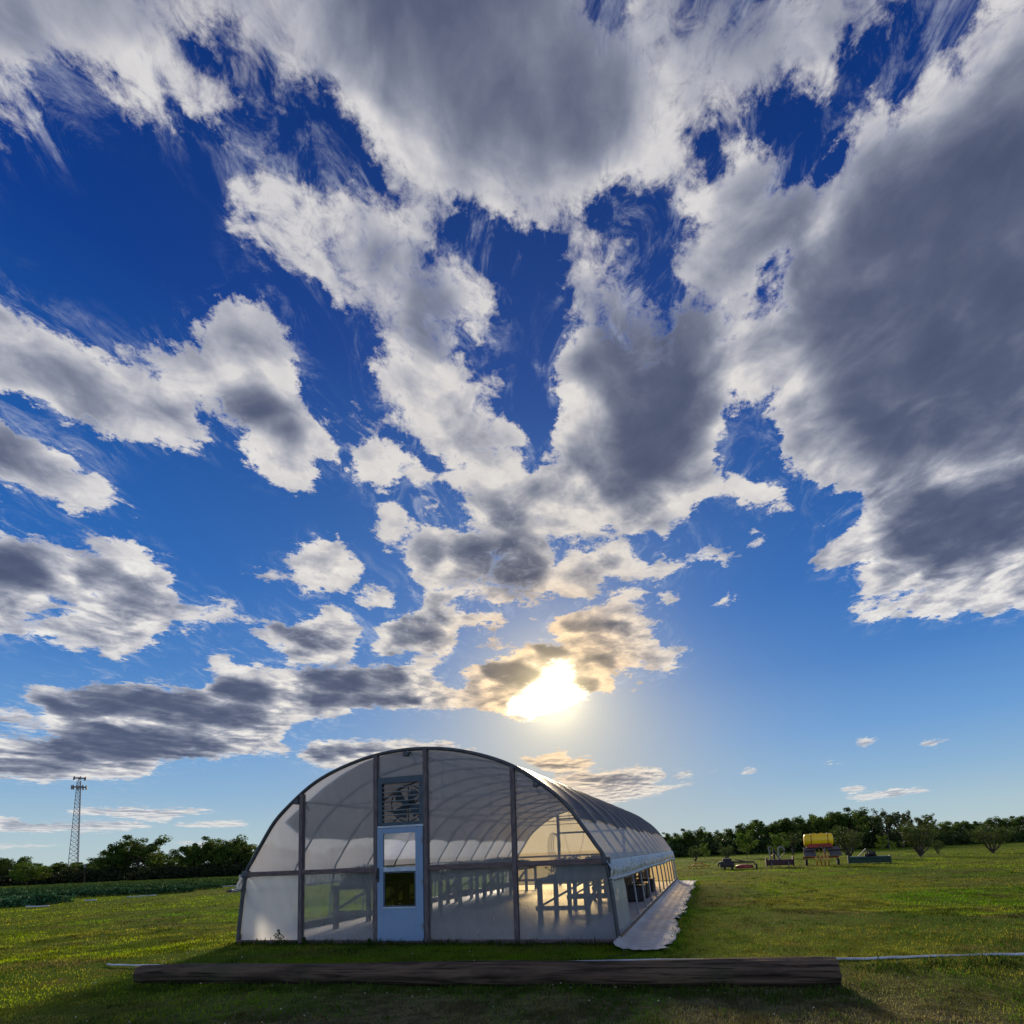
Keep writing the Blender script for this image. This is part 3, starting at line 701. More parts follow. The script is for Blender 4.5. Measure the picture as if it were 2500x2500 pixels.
M['film_clear'] = film('end_film_clear', .71, .6, (.74, .78, .84, 1), (.95, .95, .97, 1), rough=.30, gloss=.022, streak=.10, wr=(1.2, 1, .5), bstr=.15)
M['film_milky'] = film('end_film_milky', .57, .6, (.42, .48, .54, 1), (.86, .91, .95, 1), rough=.2, gloss=.03, streak=.22, wr=(1.5, 1, .6), bstr=.5)
M['film_white'] = film('end_film_white', .14, .55, (.70, .73, .76, 1), (.92, .95, 1, 1), rough=.25, gloss=.03, streak=.14, wr=(1.5, 1, .6))
M['film_far'] = film('far_film', .60, .8, (.92, .68, .38, 1), (1, .83, .50, 1), rough=.3, gloss=.02, streak=.16)  # golden sun glow put into the film's colour and tint

def glass_mat(name, dark):
    m, t, out = new_mat(name)
    tp = t.node('ShaderNodeBsdfTransparent'); tp.inputs[0].default_value = (dark, dark, dark*1.05, 1)
    gl = t.node('ShaderNodeBsdfGlossy'); gl.inputs['Roughness'].default_value = .02
    mx = t.node('ShaderNodeMixShader')
    f = t.node('ShaderNodeFresnel'); f.inputs[0].default_value = 1.5
    t.l.new(t.m('ADD', f.outputs[0], .02), mx.inputs[0])
    t.l.new(tp.outputs[0], mx.inputs[1]); t.l.new(gl.outputs[0], mx.inputs[2]); t.l.new(mx.outputs[0], out.inputs[0])
    return m
M['glass'] = glass_mat('clear_pane', .92)
M['glass_screen'] = glass_mat('screened_pane', .30)

def cloth_mat():
    m, t, out = new_mat('shade_cloth')
    co = obj_co(t)
    n = t.noise(co, 1.3, 4, .6)
    c = t.mix(n, (.042, .040, .055, 1), (.065, .060, .075, 1))
    df = t.node('ShaderNodeBsdfPrincipled'); t.put(df.inputs['Base Color'], c); df.inputs['Roughness'].default_value = .45; df.inputs['Specular IOR Level'].default_value = .5
    tl = t.node('ShaderNodeBsdfTranslucent'); tl.inputs[0].default_value = (.10, .10, .135, 1)
    tp = t.node('ShaderNodeBsdfTransparent'); tp.inputs[0].default_value = (1, 1, 1, 1)
    a = t.node('ShaderNodeMixShader'); a.inputs[0].default_value = .45
    t.l.new(df.outputs[0], a.inputs[1]); t.l.new(tl.outputs[0], a.inputs[2])
    b = t.node('ShaderNodeMixShader'); b.inputs[0].default_value = .09
    t.l.new(a.outputs[0], b.inputs[1]); t.l.new(tp.outputs[0], b.inputs[2]); t.l.new(b.outputs[0], out.inputs[0])
    return m
M['shade'] = cloth_mat()

def floor_mat(name, c1, c2, seam=None):
    m, t, out = new_mat(name)
    co = obj_co(t)
    n = t.noise(co, 1.1, 6, .6, .6); n2 = t.noise(co, 6, 6, .65)
    c = t.mix(t.step(n, .3, .7), c1, c2)
    c = t.mix(t.step(n2, .55, .72, 0, .65), c, (.16, .145, .12, 1))
    h = t.m('ADD', t.m('MULTIPLY', n, 1.5), n2)
    p = pbr(t, c, .55, 0, .35, h, .5, .03)
    t.l.new(p.outputs[0], out.inputs[0])
    return m
M['floor_cloth'] = floor_mat('floor_cloth', (.50, .48, .47, 1), (.40, .38, .38, 1))
M['mat_cloth'] = floor_mat('mat_cloth', (.45, .44, .42, 1), (.31, .30, .29, 1))

def ground_mat():
    m, t, out = new_mat('field_ground')
    co = obj_co(t)
    a = t.noise(co, .16, 5, .55); b = t.noise(co, .9, 6, .6); c = t.noise(co, 9, 6, .7); e = t.noise(co, 45, 4, .7)
    c0 = t.mix(t.step(a, .38, .62), (.062, .125, .004, 1), (.125, .17, .005, 1))
    c1 = t.mix(t.step(b, .52, .72, 0, .8), c0, (.14, .115, .016, 1))
    c2 = t.mix(t.step(c, .48, .70, 0, .7), c1, (.03, .045, .010, 1))
    c3 = t.mix(t.step(e, .5, .7, 0, .4), c2, (.14, .12, .05, 1))
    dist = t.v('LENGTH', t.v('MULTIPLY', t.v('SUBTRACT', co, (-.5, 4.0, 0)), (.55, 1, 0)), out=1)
    near_brown = t.m('MULTIPLY', t.step(t.m('ADD', dist, t.m('MULTIPLY', b, 2.5)), 2.6, 5.4, 1, 0), .9)  # ground turns patchy brown around the near foreground
    c3 = t.mix(near_brown, c3, t.mix(t.step(c, .4, .6), (.16, .135, .085, 1), (.075, .062, .038, 1)))
    c3 = t.mix(t.step(t.noise(co, .55, 6, .65, 1.2), .60, .70, 0, .8), c3, (.085, .066, .038, 1))
    h = t.m('ADD', c, t.m('MULTIPLY', e, .5))
    p = pbr(t, c3, 1.0, 0, .03, h, 1.0, .06)
    t.l.new(p.outputs[0], out.inputs[0])
    return m
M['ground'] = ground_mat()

# ------------------------------------------------------------------ ground
GH = Vector((-6.6727, 10.3392, 0)); YAW = .2412
EX = Vector((math.cos(YAW), -math.sin(YAW), 0)); EYV = Vector((math.sin(YAW), math.cos(YAW), 0))
GW, GL = 7.44, 14.97
def gl_(x, y, z=0): return GH+EX*x+EYV*y+Vector((0, 0, z))

def gh_local(x, y):
    dx = np.asarray(x)-GH.x; dy = np.asarray(y)-GH.y
    return dx*EX.x+dy*EX.y, dx*EYV.x+dy*EYV.y
def height(x, y):
    lx, ly = gh_local(x, y)
    ox = np.maximum(np.maximum(-lx, lx-GW-1.1), 0); oy = np.maximum(np.maximum(-ly-.2, ly-GL), 0)
    d = np.sqrt(ox*ox+oy*oy)
    k = np.clip(d/2.0, 0, 1)
    r = np.hypot(x, y)
    return ((vnoise(x, y, .5, 3)-.5)*.11+(vnoise(x+3, y+9, 1.7, 2)-.5)*.05)*k*np.clip((70-r)/40, 0, 1)-.012
def build_ground():
    th = np.linspace(0, 2*math.pi, 193)[:-1]
    rr = np.concatenate([[.01], np.arange(.8, 30, .28), 30*1.045**np.arange(0, 104)])
    X = (rr[:, None]*np.sin(th)[None]); Y = (rr[:, None]*np.cos(th)[None])
    Z = height(X, Y)
    V = np.stack([X, Y, Z], -1).reshape(-1, 3)
    n = len(th); m = len(rr)
    i = np.arange(m-1)[:, None]*n; j = np.arange(n)[None]; j2 = (j+1) % n
    Fc = np.stack([i+j, i+n+j, i+n+j2, i+j2], -1).reshape(-1)
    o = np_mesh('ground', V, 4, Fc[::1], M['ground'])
    o.data.polygons.foreach_set('use_smooth', [True]*len(o.data.polygons))
    o.data.flip_normals()
    tag(o, kind='structure')
build_ground()

def palette(x, y, rnd):
    """grass colour at a place: green, yellow-green, dry and brown patches"""
    a = vnoise(x, y, .10, 3); b = vnoise(x+40, y-13, .35, 3); c = vnoise(x-9, y+31, 1.3, 2)
    green = np.array([.066, .165, .003]); lime = np.array([.20, .27, .004]); dry = np.array([.175, .145, .028]); deep = np.array([.026, .050, .009]); brown = np.array([.10, .082, .046])
    right = np.clip((x-1)/5, 0, 1)
    d = vnoise(x*.45+11, y-7, .55, 3)
    near = np.clip((7.2-np.hypot(x, y))/2.2, 0, 1)*np.clip(.5+(vnoise(x+5, y, .9, 3)-.42)*4, 0, 1)
    wdry = np.clip((b-.50)*4+.9*right*np.exp(-((y-17)/8.0)**2)+1.0*near+.25*right+(rnd-.5)*.5, 0, 1)
    wl = np.clip((a-.42)*4+(c-.5)*1.2+.30, 0, 1)
    wd = np.clip((c-.58)*5, 0, .85)
    wb = np.clip((d-.52)*7+.9*near, 0, .92)
    col = green*(1-wl)[:, None]+lime*wl[:, None]
    col = col*(1-.8*wdry)[:, None]+dry*(.8*wdry)[:, None]
    col = col*(1-wb)[:, None]+brown*wb[:, None]
    col = col*(1-wd)[:, None]+deep*wd[:, None]
    e = vnoise(x+3, y+77, 3.6, 2)
    w = np.clip((7.4-np.hypot((x+.5)*.55, y))/2.4, 0, 1)*np.clip(.35+(vnoise(x+5, y, .9, 3)-.40)*4, 0, 1)
    col = col*(1-.85*w)[:, None]+np.array([.175, .150, .085])*(.85*w)[:, None]
    col = col*(1.15-.9*np.clip((e-.5)*4, 0, .75))[:, None]
    return col*(.88+.55*rnd)[:, None]

def blocked(x, y):
    lx, ly = gh_local(x, y)
    return ((lx > -.02) & (lx < GW+.05) & (ly > .04) & (ly < GL+.1)) | ((lx > GW) & (lx < 8.22) & (ly > -.3) & (ly < GL-.4))

def blades(n, rmin, rmax, h, w, name, label, lean=.35, amax=62):
    u = RNG.random(n)
    r = 1/(1/rmin+(1/rmax-1/rmin)*u)
    th = np.radians((RNG.random(n)*2-1)*amax)
    x = r*np.sin(th); y = r*np.cos(th)
    keep = ~blocked(x, y)
    x = x[keep]; y = y[keep]; r = r[keep]; n = len(x)
    z = height(x, y)
    rnd = RNG.random(n)
    tall = .5*vnoise(x+7, y+3, .8, 3)+.5*vnoise(x+3, y+77, 3.6, 2)+.03
    lx, ly = gh_local(x, y)
    rim = np.exp(-(np.minimum(np.abs(ly+.05), np.abs(lx-GW-.9)+10*(ly < -.2)))**2/.02)*(lx > -.3)*(lx < GW+1.2)*(ly < GL)*(ly > -1)
    hh = h*(r/rmin)**.25*(.30+.9*RNG.random(n)+1.3*np.clip(tall-.52, 0, 1)*2.4+1.0*rim)
    ww = w*(r/rmin)**.95*(.7+.6*RNG.random(n))
    ang = RNG.random(n)*2*math.pi; la = RNG.random(n)*2*math.pi; ln = lean*hh*(.3+RNG.random(n)*1.4)
    bx = np.cos(ang)*ww/2; by = np.sin(ang)*ww/2
    v = np.zeros((n, 4, 3))
    v[:, 0] = np.stack([x-bx, y-by, z-.01], -1); v[:, 1] = np.stack([x+bx, y+by, z-.01], -1)
    mx = x+np.cos(la)*ln*.3; my = y+np.sin(la)*ln*.3
    v[:, 2] = np.stack([mx+bx*.8, my+by*.8, z+hh*.55], -1)
    v[:, 3] = np.stack([x+np.cos(la)*ln, y+np.sin(la)*ln, z+hh*(1-.25*lean)], -1)
    # a blade: two triangles
    v5 = np.zeros((n, 5, 3)); v5[:, :2] = v[:, :2]; v5[:, 2] = v[:, 2]; v5[:, 3] = np.stack([mx-bx*.8, my-by*.8, z+hh*.55], -1); v5[:, 4] = v[:, 3]
    k = np.arange(n)[:, None]*5
    f = np.concatenate([k+np.array([[0, 1, 2]]), k+np.array([[0, 2, 3]]), k+np.array([[3, 2, 4]])], 1).ravel()
    col = palette(x, y, rnd)
    col5 = np.repeat(col, 5, 0)
    o = np_mesh(name, v5.reshape(-1, 3), 3, f, M['grass_blade'], col=col5)
    return tag(o, label, 'grass', kind='stuff')
blades(170000, 3.6, 13, .024, .0042, 'grass', 'short mown grass of the near field in front of the plastic greenhouse')
blades(190000, 12, 85, .030, .013, 'meadow_grass', 'rougher grass of the open field stretching back to the trees', amax=58)

def tufts(centres, n_each, spread, h, w, name, label, tint, cat='weeds'):
    V = []; Fc = []; Cc = []
    k = 0
    for (cx, cy, s) in centres:
        m = n_each
        x = cx+RNG.normal(0, spread*s, m); y = cy+RNG.normal(0, spread*s, m); z = height(x, y)
        hh = h*s*(.4+RNG.random(m)); an = RNG.random(m)*6.283; la = RNG.random(m)*6.283; ww = w*(.6+.8*RNG.random(m))
        bx = np.cos(an)*ww/2; by = np.sin(an)*ww/2; ln = hh*.5*RNG.random(m)
        v = np.zeros((m, 4, 3))
        v[:, 0] = np.stack([x, y, z], -1)
        v[:, 1] = np.stack([x+bx+np.cos(la)*ln*.5, y+by+np.sin(la)*ln*.5, z+hh*.55], -1)
        v[:, 2] = np.stack([x+np.cos(la)*ln, y+np.sin(la)*ln, z+hh], -1)
        v[:, 3] = np.stack([x-bx+np.cos(la)*ln*.5, y-by+np.sin(la)*ln*.5, z+hh*.55], -1)
        V.append(v.reshape(-1, 3)); Fc.append((np.arange(m*4)+k)); k += m*4
        Cc.append(np.repeat(np.array(tint)[None]*(.6+.8*RNG.random((m, 1))), 4, 0))
    o = np_mesh(name, np.concatenate(V), 4, np.concatenate(Fc), M['grass_blade'], col=np.concatenate(Cc))
    return tag(o, label, cat, kind='stuff')

# weeds along the greenhouse sill, the log and the pipe
cs = [tuple(gl_(x, -.08-.1*random.random()).xy)+(random.uniform(.5, 1.3),) for x in np.arange(-.1, 7.45, .10)]
tufts(cs, 22, .06, .09, .012, 'sill_weeds', 'dark weeds growing along the foot of the greenhouse front', (.035, .06, .012))
cs = [(p.x+random.gauss(0, .25), p.y+random.gauss(0, .12), random.uniform(.4, 1.3)) for p in [gp(x, y) for x, y in zip(np.linspace(2075, 2560, 46), np.linspace(2372, 2352, 46))]]
tufts(cs, 26, .10, .060, .012, 'pipe_weeds', 'darker green weeds beneath the white pipe right of the log', (.025, .05, .010))
cs = [(p.x+random.gauss(0, .2), p.y-.12+random.gauss(0, .05), random.uniform(.5, 1.5)) for p in [gp(x, y) for x, y in zip(np.linspace(340, 2050, 130), np.linspace(2408, 2422, 130))]]
tufts(cs, 24, .06, .07, .010, 'log_weeds', 'thin grass tufts growing against the camera side of the log', (.05, .085, .014))
cs = [(gl_(8.34+random.gauss(0, .05), y).x, gl_(8.34, y).y, random.uniform(.6, 1.3)) for y in np.arange(-.6, 14, .10)]
tufts(cs, 16, .07, .07, .010, 'mat_edge_grass', 'lush green grass creeping over the ragged edge of the white ground cloth', (.035, .095, .010))
cs = []
_g = random.Random(44)
for _ in range(520):
    r = 1/(1/4.4+(1/16-1/4.4)*_g.random()); a = math.radians(_g.uniform(-50, 50)); x, y = r*math.sin(a), r*math.cos(a)
    if not blocked(np.array([x]), np.array([y]))[0]: cs.append((x, y, _g.uniform(.5, 1.3)))
tufts(cs[:260], 44, .07, .045, .008, 'green_tufts', 'lusher green clumps dotted through the near grass', (.045, .095, .014), 'grass')
tufts(cs[260:], 34, .075, .030, .007, 'dry_tufts', 'dry brown thatch patches in the near grass', (.13, .09, .035), 'grass')
def flowers():
    V = []; Fc = []
    n = 130
    u = RNG.random(n); r = 1/(1/4.8+(1/15-1/4.8)*u); th = np.radians(RNG.random(n)*95-45)
    x = r*np.sin(th); y = r*np.cos(th); k = ~blocked(x, y); x = x[k]; y = y[k]; r = r[k]; n = len(x)
    z = height(x, y)+.03+.05*RNG.random(n)+.001*r; s = (.004+.006*RNG.random(n))*(r/5)**.6
    v = np.zeros((n, 5, 3)); f = []
    offs = np.array([[0, 0, 1], [1, 0, 0], [0, 1, 0.1], [-1, 0, 0], [0, -1, -.1]])
    v = np.stack([x, y, z], -1)[:, None]+offs[None]*s[:, None, None]
    k = np.arange(n)[:, None]*5
    f = np.concatenate([k+np.array([[0, a, b]]) for a, b in ((1, 2), (2, 3), (3, 4), (4, 1))], 1).ravel()
    o = np_mesh('white_flowers', v.reshape(-1, 3), 3, f, M['petal'])
    tag(o, 'tiny pale flower heads scattered through the grass', 'flowers', kind='stuff')
M['petal'] = two_sided_leaf('petal', False, (.62, .60, .50, 1), .4)
flowers()

# ------------------------------------------------------------------ greenhouse
GHO = thing('greenhouse', 'long arched plastic greenhouse with white door and grey shade cloth over its roof', 'greenhouse', GH, -YAW)
HALF = [(3.72, 0), (3.66, .65), (3.565, 1.31), (3.40, 1.60), (3.22, 1.87), (2.90, 2.31), (2.45, 2.70), (1.98, 3.01), (1.40, 3.245), (.72, 3.41), (0, 3.465)]
def arch_z(x):
    """height of the arch over local x"""
    d = abs(x-3.72)
    for (a, za), (b, zb) in zip(HALF, HALF[1:]):
        if b <= d <= a:
            k = (d-b)/(a-b); return zb+(za-zb)*k
    return 0
def catmull(P, sub=4):
    out = []
    for i in range(len(P)-1):
        p0 = P[max(i-1, 0)]; p1 = P[i]; p2 = P[i+1]; p3 = P[min(i+2, len(P)-1)]
        for k in range(sub):
            t = k/sub
            out.append(tuple(.5*((2*b)+(-a+c)*t+(2*a-5*b+4*c-d)*t*t+(-a+3*b-3*c+d)*t**3) for a, b, c, d in zip(p0, p1, p2, p3)))
    out.append(P[-1]); return out
_full = [(3.72-a, z) for a, z in HALF]+[(3.72+a, z) for a, z in HALF[-2::-1]]
ARC = catmull(_full, 4)
SHO = [i for i, (x, z) in enumerate(ARC) if z >= 1.305]
ROOF = ARC[SHO[0]:SHO[-1]+1]
RIBS = [GL*i/12 for i in range(13)]
for i, y in enumerate(RIBS):
    b = MB()
    b.tube([(x, y, z) for x, z in ARC], .034 if i in (0, 12) else .021, 8)
    b.build('hoop', M['tube_dark'] if i == 0 else M['galv'], GHO)
def nrm(i, P):
    a = Vector((P[max(i-1, 0)][0], P[max(i-1, 0)][1])); b = Vector((P[min(i+1, len(P)-1)][0], P[min(i+1, len(P)-1)][1]))
    d = (b-a).normalized(); return Vector((-d.y, d.x))
# roof film stretched over the hoops, sagging a little between them
def skin(name, mat, y0, y1, lo, hi, off, sag, parent, zcut=None, step=.104, drape=None):
    ys = list(np.arange(y0, y1+1e-6, step))
    idx = [i for i, (x, z) in enumerate(ROOF) if lo <= i <= hi]
    V = []; Fc = []
    for y in ys:
        ph = (y/(GL/12)) % 1.0; s = -sag*math.sin(math.pi*ph)**.8
        for i in idx:
            n = nrm(i, ROOF); x, z = ROOF[i]
            k = min(1, abs(x-3.72)/3)
            w = .006*math.sin(y*31+z*9)*k
            o = off+s*(.35+.65*k)+w
            V.append((x+n.x*o, y, z+n.y*o))
    m = len(idx)
    for a in range(len(ys)-1):
        for b in range(m-1):
            Fc.append((a*m+b, a*m+b+1, (a+1)*m+b+1, (a+1)*m+b))
    q = MB(); q.add(V, Fc, True)
    return q.build(name, mat, parent)
skin('roof_film', M['film_roof'], -.03, GL+.03, 0, len(ROOF)-1, .024, .045, GHO)
# shade cloth over the top, its lower hem scalloped between the hoops
def shade():
    V = []; Fc = []; ys = list(np.arange(.28, GL+.02, .104))
    top = [(x, z) for x, z in catmull(_full, 10)]
    cols = 60
    L = [0]
    for a, b in zip(top, top[1:]): L.append(L[-1]+math.hypot(b[0]-a[0], b[1]-a[1]))
    def at_len(l):
        for i in range(len(L)-1):
            if L[i] <= l <= L[i+1]:
                k = (l-L[i])/max(L[i+1]-L[i], 1e-9)
                x = top[i][0]+(top[i+1][0]-top[i][0])*k; z = top[i][1]+(top[i+1][1]-top[i][1])*k
                d = Vector((top[i+1][0]-top[i][0], top[i+1][1]-top[i][1])).normalized()
                return x, z, Vector((-d.y, d.x))
        return top[-1][0], top[-1][1], Vector((1, 0))
    tot = L[-1]
    def len_z(z0):
        for i, (x, z) in enumerate(top):
            if z >= z0: return L[i]
    base = len_z(1.93)
    for y in ys:
        ph = (y/(GL/12)) % 1.0
        sc = .10*math.sin(math.pi*ph)**.6
        fr = max(0, 1-(y-.28)/.9)
        l0 = base+sc+.35*fr**2+.03*math.sin(y*2.3); l1 = tot-base-sc*1.2-.05*fr+.04*math.sin(y*1.7+1)
        for c in range(cols+1):
            x, z, n = at_len(l0+(l1-l0)*c/cols)
            o = .050-.048*math.sin(math.pi*ph)**.7+.004*math.sin(c*1.3+y*8)
            V.append((x+n.x*o, y+.10*fr*math.sin(c*.2), z+n.y*o))
    m = cols+1
    for a in range(len(ys)-1):
        for b in range(m-1): Fc.append((a*m+b, a*m+b+1, (a+1)*m+b+1, (a+1)*m+b))
    q = MB(); q.add(V, Fc, True)
    return q.build('shade_cloth', M['shade'], GHO)
shade()
# purlins, collar ties and hangers
for x, z in ((3.72, 3.42), (1.28, 2.67), (6.16, 2.67), (.17, 1.30), (7.27, 1.30)):
    b = MB(); b.tube([(x, -.02, z), (x, GL, z)], .018, 8); b.build('purlin', M['galv'], GHO)
for i in (1, 3, 5, 7, 9, 11):
    y = RIBS[i]
    b = MB(); zt = 2.68
    b.tube([(1.30, y, zt), (6.14, y, zt)], .015, 6); b.build('collar_tie', M['galv'], GHO)
    b = MB(); b.tube([(3.72, y, zt), (3.72, y, 3.43)], .013, 6); b.build('hanger', M['galv'], GHO)
for x, z, dx in ((1.30, 2.66, .16), (3.66, 3.40, .13), (6.14, 2.66, -.14)):
    b = MB(); b.tube([(x-dx*.2, .02, z+.05), (x+dx*.4, .16, z-.02), (x+dx*.2, .30, z-.16)], .022, 7)
    b.box(x-.05, x+.05, -.02, .10, z-.05, z+.06, bev=.01); b.build('purlin_bracket', M['tube_dark'], GHO)
# end frames
POSTS = [1.43, 3.045, 4.06, 5.72]
for x in POSTS:
    b = MB(); b.box(x-.038, x+.038, -.035, .055, 0, arch_z(x)-.01, bev=.006); b.build('end_post', M['wood_dark'], GHO)
for a, c in ((.17, 1.385), (1.475, 3.0), (4.105, 5.675), (5.765, 7.27)):
    b = MB(); b.box(a, c, -.028, .02, 1.262, 1.352, bev=.006); b.build('end_rail', M['wood_rail'], GHO)
for x, s in ((.155, 1), (7.285, -1)):
    b = MB(); b.box(x-.075, x+.075, -.04, .06, 1.24, 1.38, bev=.03); b.build('shoulder_clamp', M['tube_dark'], GHO)
b = MB(); b.box(0, 3.0, -.03, .02, .0, .06); b.box(4.105, 7.42, -.031, .02, .0, .06); b.build('sill_board', M['wood_rail'], GHO)
def cell(x0, x1, z0, z1, y, name, mat, parent=GHO, wav=.006):
    """film panel between posts, its top cut to the arch"""
    n = max(6, int((x1-x0)/.08)); mrows = 14; V = []; Fc = []
    for j in range(mrows+1):
        for i in range(n+1):
            x = x0+(x1-x0)*i/n
            zt = min(z1, arch_z(x)) if z1 > 1.31 else z1
            z = z0+(zt-z0)*j/mrows
            V.append((x, y+wav*(math.sin(x*23+z*3)+math.sin(z*17+x*5)), z))
    for j in range(mrows):
        for i in range(n): Fc.append((j*(n+1)+i, j*(n+1)+i+1, (j+1)*(n+1)+i+1, (j+1)*(n+1)+i))
    q = MB(); q.add(V, Fc, True); return q.build(name, mat, parent)
cell(.18, 1.43, 1.31, 9, .03, 'upper_end_film', M['film_clear'])
cell(1.43, 3.045, 1.31, 9, .03, 'upper_end_film', M['film_clear'])
cell(3.045, 4.06, 2.99, 9, .03, 'upper_end_film', M['film_clear'])
cell(4.06, 5.72, 1.31, 9, .03, 'upper_end_film', M['film_clear'])
cell(5.72, 7.26, 1.31, 9, .03, 'upper_end_film', M['film_clear'])
def lower(x0, x1, x0t, x1t, mat, name='lower_end_film', y=.032):
    V = []; Fc = []; n = 16; mr = 12
    for j in range(mr+1):
        k = j/mr
        for i in range(n+1):
            u = i/n; x = (x0+(x1-x0)*u)*(1-k)+(x0t+(x1t-x0t)*u)*k; z = .03+1.27*k
            V.append((x, y+.007*math.sin(x*19+z*7)+.004*math.sin(z*23), z))
    for j in range(mr):
        for i in range(n): Fc.append((j*(n+1)+i, j*(n+1)+i+1, (j+1)*(n+1)+i+1, (j+1)*(n+1)+i))
    q = MB(); q.add(V, Fc, True); return q.build(name, mat, GHO)
lower(.03, 1.43, .17, 1.43, M['film_white'])
lower(1.43, 3.045, 1.43, 3.045, M['film_milky'])
lower(4.06, 5.72, 4.06, 5.72, M['film_milky'])
lower(5.72, 7.41, 5.72, 7.27, M['film_milky'])
# door
dr = MB()
def dbox(x0, x1, z0, z1, y0=-.045, y1=-.005, bev=.004): dr.box(x0, x1, y0, y1, z0, z1, bev=bev)
dbox(3.095, 3.215, .05, 2.04); dbox(3.865, 4.01, .05, 2.04)
dbox(3.215, 3.865, .05, .615); dbox(3.215, 3.865, 1.945, 2.04)
door = dr.build('door', M['door_white'], GHO)
b = MB(); b.box(3.215, 3.865, -.052, -.01, .615, .64); b.build('window_ledge', M['trim_white'], door)
b = MB(); b.box(3.215, 3.865, -.038, -.012, 1.262, 1.338, bev=.006); b.build('middle_rail', M['trim_white'], door)
b = MB()
for x0, x1, z0, z1 in ((3.215, 3.245, .64, 1.262), (3.835, 3.865, .64, 1.262), (3.245, 3.835, .64, .665), (3.245, 3.835, 1.235, 1.262)): b.box(x0, x1, -.034, -.014, z0, z1)
b.build('lower_sash', M['shutter'], door)
b = MB(); b.box(3.245, 3.835, -.024, -.020, .665, 1.235); b.build('screen_pane', M['glass_screen'], door)
b = MB(); b.box(3.215, 3.865, -.026, -.022, 1.338, 1.945); b.build('window_pane', M['glass'], door)
b = MB(); b.tube([(3.12, -.05, 1.14), (3.12, -.10, 1.16), (3.12, -.10, 1.28), (3.12, -.05, 1.30)], .011, 8); b.box(3.105, 3.135, -.06, -.045, 1.08, 1.34, bev=.006)
b.build('door_handle', M['black'], door)
for z in (.30, 1.05, 1.80):
    b = MB(); b.tube([(4.0, -.052, z-.045), (4.0, -.052, z+.045)], .009, 8); b.box(3.975, 4.0, -.050, -.045, z-.04, z+.04); b.build('hinge', M['galv'], door)
b = MB(); b.box(3.095, 4.01, -.06, .02, .005, .045); b.build('threshold', M['wood_rail'], GHO)
b = MB(); b.box(3.09, 4.015, -.03, .03, 2.052, 2.085); b.build('door_header', M['trim_white'], GHO)
# shutter with the circulation fan behind it
sh = MB()
sh.box(3.09, 3.175, -.02, .06, 2.09, 2.975); sh.box(3.935, 4.015, -.02, .06, 2.09, 2.975)
sh.box(3.175, 3.935, -.02, .06, 2.86, 2.975); sh.box(3.175, 3.935, -.02, .06, 2.09, 2.15)
shut = sh.build('shutter', M['shutter'], GHO)
for k in range(8):
    z = 2.20+k*.084
    b = MB(); b.box(3.18, 3.93, -.012, .03, z, z+.006, M=None); b.beam((3.18, .01, z-.005), (3.93, .01, z-.005), .035, .005, up=(0, -.3, 1)); b.build('slat', M['slat'], shut)
fan = MB(); n = 28
fan.tube([(3.56+.34*math.cos(a), .22, 2.50+.34*math.sin(a)) for a in np.linspace(0, 2*math.pi, n, endpoint=False)], .012, 6, closed=True)
fan.tube([(3.56, .24, 2.16), (3.56, .24, 2.86)], .012, 6); fan.tube([(3.20, .24, 2.36), (3.92, .24, 2.64)], .01, 6)
fano = fan.build('fan', M['tube_dark'], GHO)
for k in range(4):
    a = k*math.pi/2+.5; b = MB()
    c, s = math.cos(a), math.sin(a); c2, s2 = math.cos(a+.9), math.sin(a+.9)
    P = [(3.56+.05*c, .19, 2.5+.05*s), (3.56+.31*c, .17, 2.5+.31*s), (3.56+.31*math.cos(a+.45), .20, 2.5+.31*math.sin(a+.45)), (3.56+.27*c2, .24, 2.5+.27*s2), (3.56+.05*c2, .21, 2.5+.05*s2)]
    Q = [(x, y+.008, z) for x, y, z in P]
    b.add(P+Q, [(0, 1, 2, 3, 4), (9, 8, 7, 6, 5)]+[(i, i+5, (i+1) % 5+5, (i+1) % 5) for i in range(5)])
    b.build('blade', M['shutter'], fano)
b = MB(); b.tube([(3.56, .14, 2.5), (3.56, .36, 2.5)], .07, 14); b.build('motor', M['shutter'], fano)
